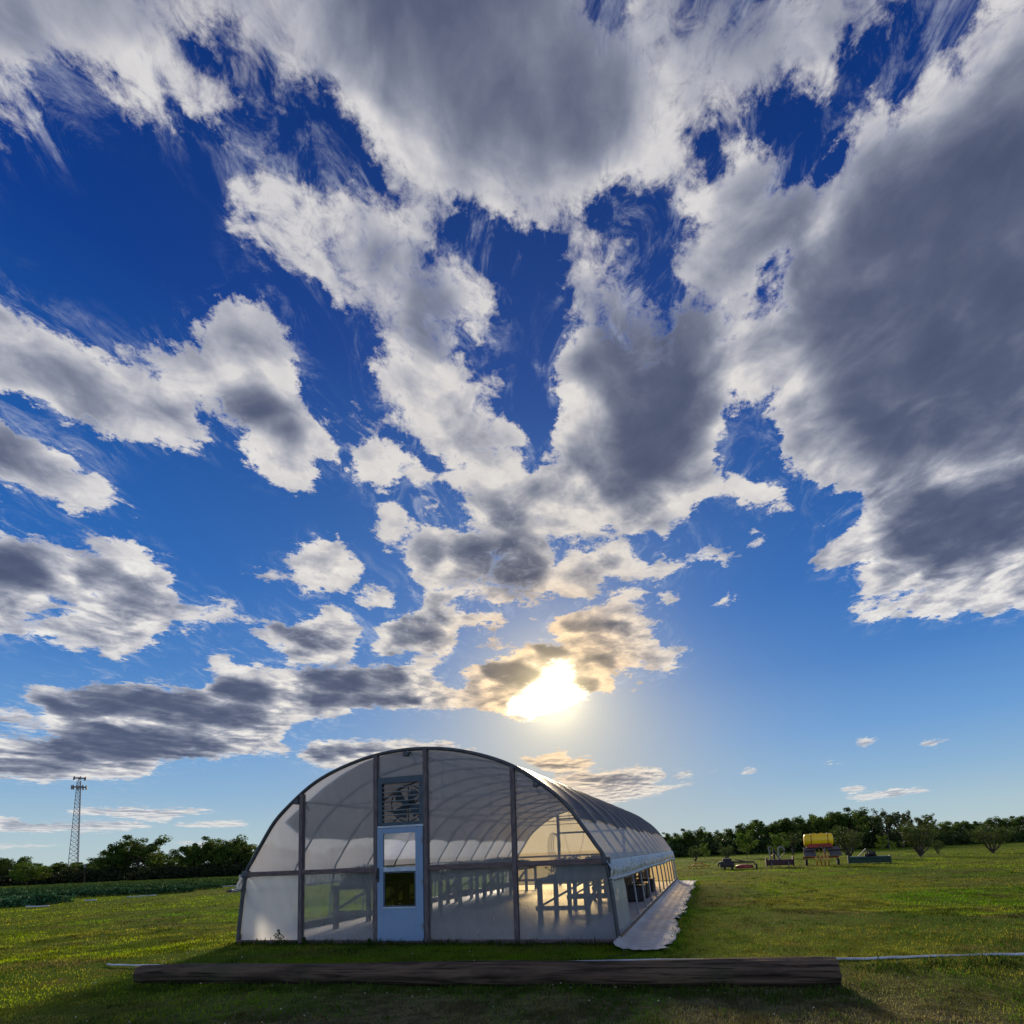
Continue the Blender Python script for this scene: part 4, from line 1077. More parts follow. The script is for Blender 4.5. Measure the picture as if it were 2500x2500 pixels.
# side curtains, rolled up on a bar, the fixed panel of the first and last bay, the baseboard
def wall_x(z, side):
    k = np.interp(z, [0, .65, 1.31], [0, .06, .155]); return k if side < 0 else GW-k
for side in (-1, 1):
    V = []; Fc = []; ys = np.arange(-.10, GL+.1, .025); rows = 12
    def zroll(y): return 1.035-.035*math.sin(max(0, y)*.9)*.4-.05*(y/GL)
    for y in ys:
        for r in range(rows):
            k = r/(rows-1); z = 1.315+(zroll(y)-1.315)*k
            o = .030+.030*k+(.016*abs(math.sin(y*17+4*math.sin(y*2.7)+k*2.5))+.012*abs(math.sin(y*37+3*math.sin(y*5)+k*6))+.010*noise.noise(Vector((y*9, k*3, side))))*(.3+1.2*math.sin(math.pi*min(1, k*1.1)))
            V.append((wall_x(z, side)+side*o, y+.02*math.sin(y*11+k*6), z))
    for a in range(len(ys)-1):
        for r in range(rows-1): Fc.append((a*rows+r, a*rows+r+1, (a+1)*rows+r+1, (a+1)*rows+r))
    q = MB(); q.add(V, Fc, True); q.build('side_curtain', M['film_side'], GHO)
    b = MB(); yy = np.arange(-.22, GL+.18, .1)
    b.tube([(wall_x(1.0, side)+side*.07, y, zroll(y)-.02) for y in yy], [.034+.008*math.sin(y*17)+.005*math.sin(y*41) for y in yy], 9)
    b.build('curtain_roll', M['film_side'], GHO)
    b = MB(); b.tube([(wall_x(1.0, side)+side*.07, -.30, zroll(0)-.02), (wall_x(1.0, side)+side*.07, -.20, zroll(0)-.02)], .022, 8); b.build('roll_bar_end', M['black'], GHO); b = MB()
    b.tube([(wall_x(1.0, side)+side*.07, GL+.15, zroll(GL)-.02), (wall_x(1.0, side)+side*.07, GL+.25, zroll(GL)-.02)], .022, 8)
    b.build('roll_bar_end', M['black'], GHO)
    for y0, y1 in ((.03, RIBS[1]-.02), (RIBS[11]+.02, GL-.03)):
        V = []; n = 12; mr = 14
        for j in range(mr+1):
            z = .12+.92*j/mr
            for i in range(n+1):
                y = y0+(y1-y0)*i/n
                V.append((wall_x(z, side)+side*(.03+.006*math.sin(y*11+z*9)), y, z))
        Fc = [(j*(n+1)+i, j*(n+1)+i+1, (j+1)*(n+1)+i+1, (j+1)*(n+1)+i) for j in range(mr) for i in range(n)]
        q = MB(); q.add(V, Fc, True); q.build('side_panel', M['film_side'], GHO)
    b = MB(); b.box(*(sorted((wall_x(0, side)+side*.02, wall_x(0, side)+side*.055))), 0.02, GL, .0, .14); b.build('baseboard', M['wood_bench'], GHO)
    b = MB(); b.tube([(wall_x(.15, side)+side*.045, y, .155+.004*math.sin(y*7)) for y in np.arange(0, GL, .3)], .018, 7); b.build('lower_rail', M['galv'], GHO)
# far end wall
for x in (2.18, 5.2):
    b = MB(); b.box(x-.06, x+.06, GL-.05, GL+.05, 0, arch_z(x)-.02, bev=.006); b.build('far_post', M['wood_bench'], GHO)
for x0, x1 in ((.2, 2.12), (2.24, 5.14), (5.26, 7.24)):
    b = MB(); b.box(x0, x1, GL-.02, GL+.03, 1.26, 1.34); b.build('far_rail', M['wood_bench'], GHO)
b = MB(); b.box(2.24, 5.14, GL-.02, GL+.03, 2.30, 2.38); b.build('far_header', M['wood_bench'], GHO)
b = MB(); b.box(.1, 7.34, GL-.02, GL+.03, 2.86-.16, 2.90-.16) if False else b.box(2.24, 5.14, GL-.02, GL+.03, 2.95, 3.02); b.build('far_header', M['wood_bench'], GHO)
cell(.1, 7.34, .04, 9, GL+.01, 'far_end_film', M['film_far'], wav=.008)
# interior ground cloth and the white strip outside
def cloth_sheet(name, pts2, z, mat, label, cat, div=.25):
    b = MB(); b.add([(x, y, z) for x, y in pts2], [tuple(range(len(pts2)))])
    return b
fl = MB(); V = []; nx, ny = 30, 60
for j in range(ny+1):
    for i in range(nx+1):
        x = .03+7.38*i/nx; y = .06+(GL-.12)*j/ny
        V.append((x, y, .012+.006*math.sin(x*5+y*1.3)*math.sin(y*3.1)))
fl.add(V, [(j*(nx+1)+i, j*(nx+1)+i+1, (j+1)*(nx+1)+i+1, (j+1)*(nx+1)+i) for j in range(ny) for i in range(nx)], True)
o = fl.build('floor', M['floor_cloth']); o.location = GH; o.rotation_euler = (0, 0, -YAW); tag(o, kind='structure')
# outside strip with a torn, curling edge
ms = MB(); V = []; nx = 26; ys = np.arange(-.62, GL-.25, .045)
rr = random.Random(5)
tear = [0]*len(ys)
for _ in range(15):
    c = rr.randrange(len(ys)); d = rr.uniform(.03, .15); w = rr.choice((1, 1, 2, 3))
    for k in range(-w, w+1):
        if 0 <= c+k < len(ys): tear[c+k] = max(tear[c+k], d*(1-abs(k)/(w+1)))
for a, y in enumerate(ys):
    x1 = 8.27+.05*math.sin(y*1.9)+.03*math.sin(y*7.1)-tear[a]+(.03 if y < 0 else 0)
    x0 = 7.455
    for i in range(nx+1):
        k = i/nx; x = x0+(x1-x0)*k
        hemf = max(0, (-.35-y)/.27)
        z = .022+.012*math.sin(y*6+x*9)*k+.02*max(0, math.sin(y*23+3*math.sin(y*3)))*k**6+.10*(1-k)**8+.03*hemf*noise.noise(Vector((x*9, y*4, 1)))+.010*math.sin(y*31+x*4)*math.sin(x*17)
        V.append((x, y+(.10*noise.noise(Vector((x*4, 3, 1)))+.05*noise.noise(Vector((x*17, 3, 5))))*hemf, z))
ms.add(V, [(a*(nx+1)+i, a*(nx+1)+i+1, (a+1)*(nx+1)+i+1, (a+1)*(nx+1)+i) for a in range(len(ys)-1) for i in range(nx)], True)
o = ms.build('ground_cloth', M['mat_cloth']); o.location = GH; o.rotation_euler = (0, 0, -YAW)
tag(o, 'white woven ground cloth with a torn edge along the right side of the greenhouse', 'ground cloth')
mod = o.modifiers.new('thickness', 'SOLIDIFY'); mod.thickness = .004

# ------------------------------------------------------------------ benches and what stands on them
def make_bench():
    t = thing('bench', 'x', 'bench', (0, 0, 0), -YAW, 'potting benches in the greenhouse')
    for x in (-.50, .50):
        for y in (-1.15, 0, 1.15):
            b = MB(); b.box(x-.045, x+.045, y-.045, y+.045, 0, .84, bev=.004); b.build('leg', M['wood_bench'], t)
    b = MB()
    for k in range(7):
        x = -.56+k*.165
        b.box(x, x+.14, -1.28, 1.28, .92, .945)
    b.build('tabletop', M['wood_bench'], t)
    b = MB()
    for x in (-.50, .50): b.box(x-.02, x+.02, -1.27, 1.27, .84, .918)
    for y in (-1.15, 0, 1.15): b.box(-.478, .478, y-.02, y+.02, .842, .917)
    b.build('apron', M['wood_bench'], t)
    for y in (-1.215, 1.17):
        b = MB(); b.box(-.58, .56, y, y+.04, .30, .39); b.build('stretcher', M['wood_bench'], t)
    b = MB(); b.beam((-.45, -1.235, .40), (.45, -1.235, .86), .04, .085, up=(0, 1, 0)); b.build('brace', M['wood_bench'], t)
    b = MB(); b.beam((.52, -1.1, .40), (.52, 0.0, .84), .04, .085); b.build('brace', M['wood_bench'], t)
    return t
bench = make_bench()
bk = [k for k in bpy.data.objects if k.parent == bench]
spots = [(6.0, 3.1), (6.0, 5.95), (6.0, 8.8), (6.0, 11.65), (1.30, 2.9), (1.30, 5.75), (1.30, 8.6), (1.30, 11.45)]
od = ['nearest', 'second', 'third', 'farthest']
BENCH = []
for i, (x, y) in enumerate(spots):
    lab = 'wooden potting bench, %s of the row along the %s greenhouse wall' % (od[i % 4], 'right' if i < 4 else 'left')
    o = bench if i == 0 else copy_fast(bench, bk)
    o['label'] = lab
    o.location = gl_(x, y, .012)
    BENCH.append(o)
def leaf_cloud(n, size, fn, tint, var=.5, seed=1):
    """n leaves as bent quads placed by fn(rng, n) -> (n,3); returns verts, faces, colours"""
    g = np.random.default_rng(seed)
    P = fn(g, n)
    a = g.normal(size=(n, 3)); a /= np.linalg.norm(a, axis=1)[:, None]
    b = g.normal(size=(n, 3)); b -= a*(a*b).sum(1)[:, None]; b /= np.linalg.norm(b, axis=1)[:, None]
    s = size*(.6+.8*g.random(n))[:, None]
    V = np.stack([P-a*s, P+b*s*.55, P+a*s, P-b*s*.55], 1).reshape(-1, 3)
    Fc = np.arange(n*4)
    c = np.array(tint)[None]*(1-var/2+var*g.random((n, 1)))
    c = c*np.stack([1+.25*(g.random(n)-.5), np.ones(n), np.ones(n)], 1)
    return V, Fc, np.repeat(c, 4, 0)
def make_tray(seed, tall, tint, n=420):
    t = thing('plant_tray', 'x', 'plant tray', (0, 0, 0), -YAW, 'plant trays on the benches')
    b = MB(); b.box(-.26, .26, -.52, .52, 0, .012); b.box(-.26, -.245, -.52, .52, .012, .07); b.box(.245, .26, -.52, .52, .012, .07)
    b.box(-.245, .245, -.52, -.505, .012, .07); b.box(-.245, .245, .505, .52, .012, .07)
    b.build('tray', M['black'], t)
    b = MB(); b.box(-.24, .24, -.50, .50, .02, .055); b.build('soil', M['soil_pot'], t)
    def fn(g, n):
        cx = g.uniform(-.22, .22, n); cy = g.uniform(-.48, .48, n)
        hh = tall*(.5+.5*vnoise(cx*3+seed, cy*3, 2.5, 2))
        return np.stack([cx+g.normal(0, .03, n), cy+g.normal(0, .03, n), .05+hh*g.random(n)**.7], -1)
    V, Fc, c = leaf_cloud(n, .035, fn, tint, seed=seed)
    np_mesh('foliage', V, 4, Fc, M['leaf'], t, c)
    return t
trays = [make_tray(3, .34, (.035, .055, .022), 900), make_tray(8, .26, (.04, .07, .022), 800), make_tray(21, .42, (.032, .05, .02), 1100)]
tk = [[k for k in bpy.data.objects if k.parent == t] for t in trays]
usedt = set(); idx = 0
kinds = ['bushy dark green', 'low leafy green', 'tall shaggy green']
sizes = ['front', 'middle', 'rear']
for i, bo in enumerate(BENCH):
    for j, oy in enumerate((-.82, 0.02 if i % 2 else .05, .86)):
        if i >= 4 and j == 1 and i % 2: continue
        v = (i*2+j) % 3 if i else (2, 0, 1)[j]
        o = trays[v] if v not in usedt else copy_fast(trays[v], tk[v])
        usedt.add(v)
        x, y = spots[i]
        o.location = gl_(x+(.0 if j != 1 else -.1), y+oy, .012+.946)
        o['label'] = '%s seedling tray, %s of %s %s-wall bench' % (kinds[v], ('near end', 'middle', 'far end')[j], od[i % 4], 'right' if i < 4 else 'left')
# dark plastic bins under and beside the right benches
def make_bin():
    t = thing('bin', 'x', 'bin', (0, 0, 0), -YAW, 'black bins behind the open side')
    b = MB(); b.box(-.22, .22, -.3, .3, 0, .42, bev=.02); b.build('tub', M['black'], t)
    b = MB(); b.box(-.24, .24, -.32, .32, .422, .45, bev=.008); b.build('rim', M['black'], t)
    return t
bn = make_bin(); bnk = [k for k in bpy.data.objects if k.parent == bn]
for i, (x, y, l) in enumerate(((6.85, 6.6, 'black plastic bin on the floor by the open right side, nearest the camera'), (6.85, 7.6, 'black plastic bin on the floor by the open right side, middle of three'), (6.8, 9.6, 'black plastic bin on the floor by the open right side, deepest inside'))):
    o = bn if i == 0 else copy_fast(bn, bnk)
    o.location = gl_(x, y, .015); o['label'] = l
# hose hanging on the far post and a looped cord
b = MB()
for k in range(4):
    r1 = .17+.03*k; h = .50+.05*k
    c = Vector((2.12-.05*k, GL-.12-.02*k, 1.80-.03*k))
    b.tube([c+Vector((r1*math.cos(a), .015*math.sin(3*a), h*math.sin(a))) for a in np.linspace(0, 2*math.pi, 30, endpoint=False)], .014, 6, closed=True)
h = b.build('garden_hose', M['hose_mat']); h.location = GH; h.rotation_euler = (0, 0, -YAW)
tag(h, 'coiled garden hose hanging from the far end post inside the greenhouse', 'hose')
b = MB(); P = [(2.5+.9*k/24, GL-.1, 2.30-1.15*math.sin(math.pi*k/24)**.7) for k in range(25)]
b.tube(P, .008, 6); h = b.build('hanging_cord', M['hose_mat']); h.location = GH; h.rotation_euler = (0, 0, -YAW)
tag(h, 'thin cord hanging in a deep loop from the far header of the greenhouse', 'cord')
# spreading weed against the lower left film
def leafy_weed(loc, h, label, seed):
    t = thing('weed', label, 'weed', loc)
    b = MB(); g = random.Random(seed)
    for k in range(7):
        a = g.random()*6.28; l = h*g.uniform(.4, .7); b.tube([(0, 0, 0), (math.cos(a)*l*.4, math.sin(a)*l*.3, l*.6), (math.cos(a)*l*.6, math.sin(a)*l*.5, l)], [.005, .004, .002], 5)
    b.tube([(0, 0, 0), (.01, 0, h*.6), (.015, 0, h)], [.006, .004, .002], 5)
    b.build('stem', M['stem'], t)
    def fn(gg, n):
        z = gg.random(n)**1.6*h; r = (.16*(1-z/h)+.015)*gg.random(n)**.5*(h/.27); a = gg.random(n)*6.28
        return np.stack([np.cos(a)*r, np.sin(a)*r*.6, z+.01], -1)
    V, Fc, c = leaf_cloud(170, .018, fn, (.035, .065, .015), seed=seed)
    np_mesh('foliage', V, 4, Fc, M['leaf'], t, c)
M['stem'] = paint('stem', (.05, .07, .02), None, 8, .8)
leafy_weed(gl_(1.05, -.12), .27, 'leafy weed with a tall spike against the leftmost lower film panel', 3)
leafy_weed(gl_(1.62, -.12), .12, 'small leafy weed at the foot of the left end post', 9)
leafy_weed(gl_(3.0, -.14), .10, 'tiny weed beside the left jamb of the white door', 12)

# ------------------------------------------------------------------ log and pipe
def log_mat():
    m, t, out = new_mat('weathered_log')
    co = obj_co(t, (.35, 3.5, 3.5)); cs_ = obj_co(t)
    n = t.noise(co, 2.2, 8, .65, .4); n2 = t.noise(cs_, 1.2, 5, .6)
    c = t.mix(t.step(n, .38, .66), (.115, .078, .052, 1), (.024, .017, .012, 1))
    c = t.mix(t.step(n2, .5, .68, 0, .6), c, (.050, .055, .028, 1))
    n3 = t.noise(obj_co(t, (.5, 14, 14)), 3.0, 5, .6, .3)
    c = t.mix(t.step(n3, .60, .68, 0, .85), c, (.008, .006, .005, 1))
    n = t.m('SUBTRACT', n, t.step(n3, .56, .68, 0, .9))
    w = t.node('ShaderNodeTexWave', wave_type='BANDS', bands_direction='Y'); w.inputs['Scale'].default_value = 2.5; w.inputs['Distortion'].default_value = 5
    t.l.new(co, w.inputs[0])
    p = pbr(t, c, .9, 0, .2, t.m('ADD', n, t.m('MULTIPLY', w.outputs[1], .3)), .9, .03)
    t.l.new(p.outputs[0], out.inputs[0]); return m
M['log'] = log_mat()
A = gp(325, 2402)+Vector((0, .13, 0)); B = gp(2065, 2417)+Vector((0, .15, 0))
d = (B-A); L = d.length; ang = math.atan2(d.y, d.x)
lg = thing('log', 'long dark weathered log lying on the grass in front of the greenhouse', 'log', A, ang)
V = []; Fc = []; ns = 220; nr = 40; g = random.Random(2)
for i in range(ns+1):
    x = L*i/ns; r0 = .118+.034*i/ns+.004*math.sin(x*1.7)
    for k in range(nr):
        a = 2*math.pi*k/nr
        r = r0*(1+.03*math.sin(3*a+x*.6)+.018*math.sin(9*a+1.5*math.sin(x*.8))+.05*(noise.noise(Vector((x*2.2, math.cos(a)*2, math.sin(a)*2))))+.02*noise.noise(Vector((x*7, math.cos(a)*6, math.sin(a)*6))))
        e = .012*noise.noise(Vector((a*3, i, 3))) if i in (0, ns) else 0
        V.append((x+e, math.cos(a)*r+.012*math.sin(x*.9), math.sin(a)*r+r0-.022))
for i in range(ns):
    for k in range(nr): Fc.append((i*nr+k, i*nr+(k+1) % nr, (i+1)*nr+(k+1) % nr, (i+1)*nr+k))
q = MB(); q.add([(x, y, z) for x, y, z in V], [f[::-1] for f in Fc], True); q.build('trunk', M['log'], lg)
for i, nm in ((0, 'sawn_end'), (ns, 'sawn_end')):
    q = MB(); ring = V[i*nr:(i+1)*nr]; cx = sum(p[0] for p in ring)/nr; cy = sum(p[1] for p in ring)/nr; cz = sum(p[2] for p in ring)/nr
    q.add(ring+[(cx, cy, cz)], [(k, (k+1) % nr, nr) if i else ((k+1) % nr, k, nr) for k in range(nr)]); q.build(nm, M['log'], lg)
pp = [gp(x, y, .02) for x, y in ((262, 2354), (330, 2356), (700, 2355), (1150, 2351), (1700, 2342), (2060, 2341), (2250, 2335), (2480, 2329), (2700, 2325))]
b = MB(); q_ = catmull([tuple(p) for p in pp], 5); b.tube([(p[0], p[1], .018+.004*math.sin(i*2.1)) for i, p in enumerate(q_)], [.014 if p[0] < 2.2 else .017 for p in q_], 10)
tag(b.build('water_pipe', M['pvc']), 'long thin white plastic pipe lying on the grass behind the log', 'pipe')

# ------------------------------------------------------------------ farm implements on the right
def fac(p): return math.atan2(-p.x, p.y)
p = gp(2003, 2112); sp_ = thing('sprayer', 'planter with a fat yellow tank on a red frame and grey hoods', 'sprayer', (p.x, p.y, 0), -.30)
b = MB()
prof = [(-.815, .03), (-.805, .27), (-.78, .345), (-.72, .375), (-.40, .385), (.40, .385), (.72, .375), (.78, .345), (.805, .27), (.815, .03)]
b.tube([(x, 0, 1.52) for x, r in prof], [r for x, r in prof], 28)
for k in (-.2, .2): b.tube([(k, -.02, 1.88), (k, -.02, 1.935)], .09, 14)
tank = b.build('tank', M['tank_yellow'], sp_)
for x in (-.42, .50):
    b = MB(); b.tube([(x, math.cos(a)*.395, 1.52+math.sin(a)*.395) for a in np.linspace(0, 2*math.pi, 30, endpoint=False)], .016, 6, closed=True); b.build('strap', M['maroon'], tank)
b = MB(); b.box(-.68, .72, -.42, .42, 1.07, 1.16, bev=.01)
b.add([(-.66, -.40, 1.16), (.70, -.40, 1.16), (.62, -.30, 1.30), (-.58, -.30, 1.30)], [(0, 1, 2, 3)]); b.add([(-.66, .40, 1.16), (.70, .40, 1.16), (.62, .30, 1.30), (-.58, .30, 1.30)], [(3, 2, 1, 0)])
b.beam((-.30, 0, .45), (-.30, 0, 1.07), .08, .08); b.beam((.30, 0, .45), (.30, 0, 1.07), .08, .08); b.box(-.95, 1.05, -.05, .05, .42, .52)
b.build('frame', M['red_paint'], sp_)
for x0 in (-.90, .42):
    for z0, z1, y0, y1, dx in ((.93, 1.10, -.55, -.15, 0), (.58, .90, -.75, -.35, .05 if x0 > 0 else -.02)):
        q = MB(); a0 = x0+dx; a1 = a0+.62
        vs = [(a0, y0, z0), (a1+.06, y0, z0), (a1, y1, z1), (a0-.02, y1, z1)]
        q.add(vs+[(x, y+.03, z-.03) for x, y, z in vs], [(0, 1, 2, 3), (7, 6, 5, 4), (0, 4, 5, 1), (1, 5, 6, 2), (2, 6, 7, 3), (3, 7, 4, 0)])
        q.build('hood', M['grey_hood'], sp_)
for x in (-.28, -.05, .16, .36):
    q = MB(); q.beam((x, -.5, .72), (x+.03, -.62, .30), .07, .10); q.beam((x+.03, -.62, .32), (x+.05, -.40, .03), .10, .14); q.tube([(x, -.45, .62), (x, -.45, .95)], .03, 8)
    q.build('planter_unit', M['yellow_old'], sp_)
for x in (-.80, .94):
    q = MB(); q.tube([(x-.07, -.35, .20), (x-.05, -.35, .20), (x+.05, -.35, .20), (x+.07, -.35, .20)], [.14, .20, .20, .14], 20); w = q.build('wheel', M['rubber'], sp_)
    q = MB(); q.tube([(x-.075, -.35, .20), (x+.075, -.35, .20)], .07, 12); q.build('rim', M['pale_iron'], w)
    q = MB(); q.beam((x, -.30, .22), (x*.95, 0, .48), .05, .05); q.build('wheel_arm', M['red_paint'], sp_)
q = MB(); q.tube([(-.1, -.5, .95), (-.05, -.6, 1.1), (.1, -.55, 1.05), (.2, -.5, .8)], .018, 6); q.tube([(.25, -.5, 1.05), (.25, -.5, .75)], .04, 8); q.build('hose', M['pale_iron'], sp_)

p = gp(2122, 2108); gi = thing('tiller', 'low dark green rotary tiller with a pale diagonal hitch bar, right of the yellow tank', 'implement', (p.x, p.y, 0), -.42)
b = MB(); V = []
prof = [(-.34, .05), (-.36, .30), (-.25, .42), (.15, .44), (.30, .30), (.32, .05)]
for x in (-1.08, 1.08): V += [(x, y, z) for y, z in prof]
b.add(V, [(i, i+1, i+7, i+6) for i in range(5)]+[tuple(range(6))[::-1], tuple(range(6, 12))]); b.box(-1.12, -1.06, -.42, .36, .02, .50, bev=.01); b.box(1.06, 1.12, -.42, .36, .02, .46, bev=.01)
b.build('body', M['green_paint'], gi)
b = MB(); b.tube([(-1.06, -.38, .34), (1.06, -.38, .34)], .03, 8); b.build('front_bar', M['green_paint'], gi)
b = MB(); b.beam((-.55, -.2, .44), (-.12, 0, .86), .05, .05); b.build('hitch_bar', M['pale_iron'], gi)
b = MB(); b.beam((-.12, 0, .86), (.45, .1, .44), .06, .06); b.beam((-.05, 0, .44), (-.05, 0, .84), .07, .07); b.tube([(.02, -.1, .60), (.38, -.1, .60)], [.16, .13], 12); b.box(-.2, .35, -.12, .2, .44, .58, bev=.02)
b.build('gearbox', M['dark_iron'], gi)
b = MB(); b.tube([(-1.0, -.05, .17), (1.0, -.05, .17)], .06, 10)
for k in range(22):
    x = -.95+k*.09; a = k*1.1; b.beam((x, -.05, .17), (x, -.05+.2*math.cos(a), .17+.2*math.sin(a)), .02, .04)
b.build('tine_shaft', M['dark_iron'], gi)

p = gp(1905, 2117); mi = thing('seeder', 'maroon box implement with two upright pale hitch posts, left of the yellow tank', 'implement', (p.x, p.y, 0), -.28)
b = MB(); b.box(-.75, .72, -.28, .28, .12, .46, bev=.03); b.box(-.80, -.74, -.34, .34, .05, .60, bev=.01); b.box(.71, .77, -.34, .34, .05, .62, bev=.01); b.build('hopper', M['maroon'], mi)
b = MB(); b.beam((-.52, 0, .46), (-.58, 0, 1.20), .07, .07); b.beam((-.58, 0, 1.20), (-.42, 0, 1.24), .07, .07); b.build('hitch_post', M['pale_iron'], mi)
b = MB(); b.beam((-.05, .05, .46), (-.02, .05, 1.18), .08, .08); b.tube([(-.02, .05, 1.12), (.12, .05, 1.22), (.26, .05, 1.10), (.30, .05, .95)], .05, 8); b.build('hitch_post', M['pale_iron'], mi)
b = MB(); b.beam((-.62, -.1, .46), (-.30, -.1, .82), .05, .05); b.build('drawbar', M['yellow_old'], mi)
b = MB(); b.beam((-.3, 0, .46), (-.3, 0, 1.1), .12, .12); b.beam((-.3, 0, 1.05), (-.08, 0, .60), .07, .07); b.beam((-.02, 0, .46), (.34, 0, .86), .05, .05); b.build('lift_frame', M['dark_iron'], mi)
for x in (-.5, .45):
    b = MB(); b.tube([(x-.02, -.30, .16), (x+.02, -.30, .16)], .17, 18); b.build('disc', M['pale_iron'], mi)

p = gp(1800, 2122); di = thing('mower', 'dark rotary mower with a red deck, nearest the greenhouse', 'implement', (p.x, p.y, 0), -.22)
b = MB(); b.box(-.98, -.15, -.3, .3, .14, .50, bev=.05); b.box(-.80, -.30, -.2, .2, .50, .66, bev=.04); b.beam((-1.0, 0, .45), (-1.1, 0, .20), .1, .1); b.build('body', M['dark_iron'], di)
b = MB(); b.tube([(.42, 0, .06), (.42, 0, .10), (.42, 0, .22), (.42, 0, .27)], [.50, .52, .48, .20], 24); b.build('deck', M['red_paint'], di)
b = MB(); b.beam((-.15, 0, .42), (.95, 0, .40), .07, .09); b.beam((-.1, .15, .56), (.55, .15, .42), .06, .06); b.beam((.95, 0, .42), (1.08, 0, .12), .06, .06); b.build('arm', M['dark_iron'], di)
for x in (-.72, -.3, 1.06):
    b = MB(); b.tube([(x-.05, -.32, .15), (x+.05, -.32, .15)], .15, 16); b.build('wheel', M['rubber'], di)

p = gp(1707, 2120); pl = thing('drag_harrow', 'low yellowish drag harrow with crossed bars, between greenhouse and dark mower', 'drag harrow', (p.x, p.y, 0), -.2)
b = MB(); b.beam((-.75, -.2, .14), (.75, -.2, .16), .08, .08); b.beam((-.6, .3, .14), (.7, .3, .14), .08, .08); b.build('rail', M['yellow_old'], pl)
b = MB(); b.beam((-.5, -.25, .16), (-.1, .35, .36), .06, .06); b.beam((.5, -.25, .16), (.1, .35, .36), .06, .06); b.beam((-.35, .25, .35), (.35, .25, .35), .06, .06); b.build('crossbar', M['yellow_old'], pl)
b = MB()
for x in (-.6, -.2, .2, .6): b.beam((x, -.2, .12), (x, -.2, 0), .04, .04)
b.build('tooth', M['dark_iron'], pl)

# ------------------------------------------------------------------ trees
def tree_meshes(seed, kind):
    """unit-ish tree about 6 m tall: trunk mesh data and crown mesh data"""
    g = random.Random(seed); b = MB(); tips = []
    H = 6.0
    if kind == 'oak': nl, spread, base = 8, 2.5, 1.1
    elif kind == 'orchard': nl, spread, base = 11, 2.2, .25
    elif kind == 'airy': nl, spread, base = 9, 1.8, 1.6
    else: nl, spread, base = 7, 1.5, .5
    th = 0.20 if kind != 'sapling' else .05
    top = H*(.62 if kind != 'orchard' else .15)
    cur = [(0, 0, -.05)]; x = y = 0
    for k in range(1, 6):
        x += g.uniform(-.10, .10); y += g.uniform(-.10, .10); cur.append((x, y, top*k/5))
    b.tube(cur, [th*(1-.10*k) for k in range(6)], 9)
    for i in range(nl):
        a = i*2.4+g.uniform(-.3, .3); z0 = base+(top-base)*i/nl if kind != 'orchard' else .12+.1*i/nl
        k = min(5, z0/top*5); i0 = int(k); fr = k-i0
        p0 = Vector(cur[i0]).lerp(Vector(cur[min(i0+1, 5)]), fr)
        rr = spread*g.uniform(.6, 1.0)*(1 if kind == 'orchard' else 1-.35*i/nl); h1 = H*g.uniform(.62, .95) if kind == 'orchard' else min(H*.95, z0+g.uniform(1.2, 2.6))
        p3 = Vector((math.cos(a)*rr, math.sin(a)*rr, h1))
        p1 = p0.lerp(p3, .35)+Vector((g.uniform(-.2, .2), g.uniform(-.2, .2), -.25)); p2 = p0.lerp(p3, .7)+Vector((g.uniform(-.2, .2), g.uniform(-.2, .2), .1))
        t0 = th*(.62 if kind != 'orchard' else .55)
        b.tube([p0, p1, p2, p3], [t0, t0*.7, t0*.45, t0*.18], 6)
        tips += [p1.lerp(p2, .5), p2, p3]
        for s in range(3):
            q0 = p1.lerp(p3, .25+.25*s); aa = a+g.uniform(-1.3, 1.3); q1 = q0+Vector((math.cos(aa)*.8, math.sin(aa)*.8, g.uniform(.3, 1.0)))
            b.tube([q0, q0.lerp(q1, .5)+Vector((0, 0, .06)), q1], [t0*.32, t0*.2, t0*.07], 5); tips.append(q1)
    me_t = bpy.data.meshes.new('trunk'); me_t.from_pydata(b.v, [], b.f); me_t.polygons.foreach_set('use_smooth', b.smooth); me_t.materials.append(M['bark'])
    gg = np.random.default_rng(seed)
    T = np.array([tuple(t) for t in tips])
    if kind == 'oak': n, sz, sp, tint = 6500, .12, .46, (.068, .108, .020)
    elif kind == 'orchard': n, sz, sp, tint = 4200, .085, .50, (.060, .090, .022)
    elif kind == 'airy': n, sz, sp, tint = 3200, .10, .32, (.060, .085, .024)
    else: n, sz, sp, tint = 3200, .10, .42, (.085, .14, .018)
    if kind == 'oak':
        ex = []
        for k in range(16):
            a = k*2.4; zz = 1.9+3.6*((k+.5)/16); rad = 2.1*math.sqrt(max(.05, 1-((zz-3.4)/2.9)**2))*g.uniform(.75, 1.1)
            ex.append((math.cos(a)*rad, math.sin(a)*rad, zz))
        T = np.concatenate([T, ex])
    m = len(T); wgt = gg.random(m)+.4; wgt /= wgt.sum()
    ci = gg.choice(m, n, p=wgt)
    cs2 = sp*(.6+.8*gg.random(m))
    off = gg.normal(size=(n, 3)); off /= np.linalg.norm(off, axis=1)[:, None]; off *= (gg.random(n)**.45)[:, None]
    P = T[ci]+off*(cs2[ci]*1.25)[:, None]*np.array([1, 1, .8])
    clump = (.75+.5*gg.random(m))[ci]
    V, Fc, c = leaf_cloud(n, sz, lambda g_, n_: P, tint, .7, seed+50)
    c = c*np.repeat(clump, 4)[:, None]
    tmp = np_mesh('crown', V, 4, Fc, M['leaf'], None, c); me_c = tmp.data; bpy.data.objects.remove(tmp)
    return me_t, me_c, (V, c)
KINDS = {k: [tree_meshes(s, k) for s in ss] for k, ss in (('oak', (1, 2, 3, 4)), ('orchard', (11, 12)), ('airy', (21, 22)), ('sapling', (31, 32)))}
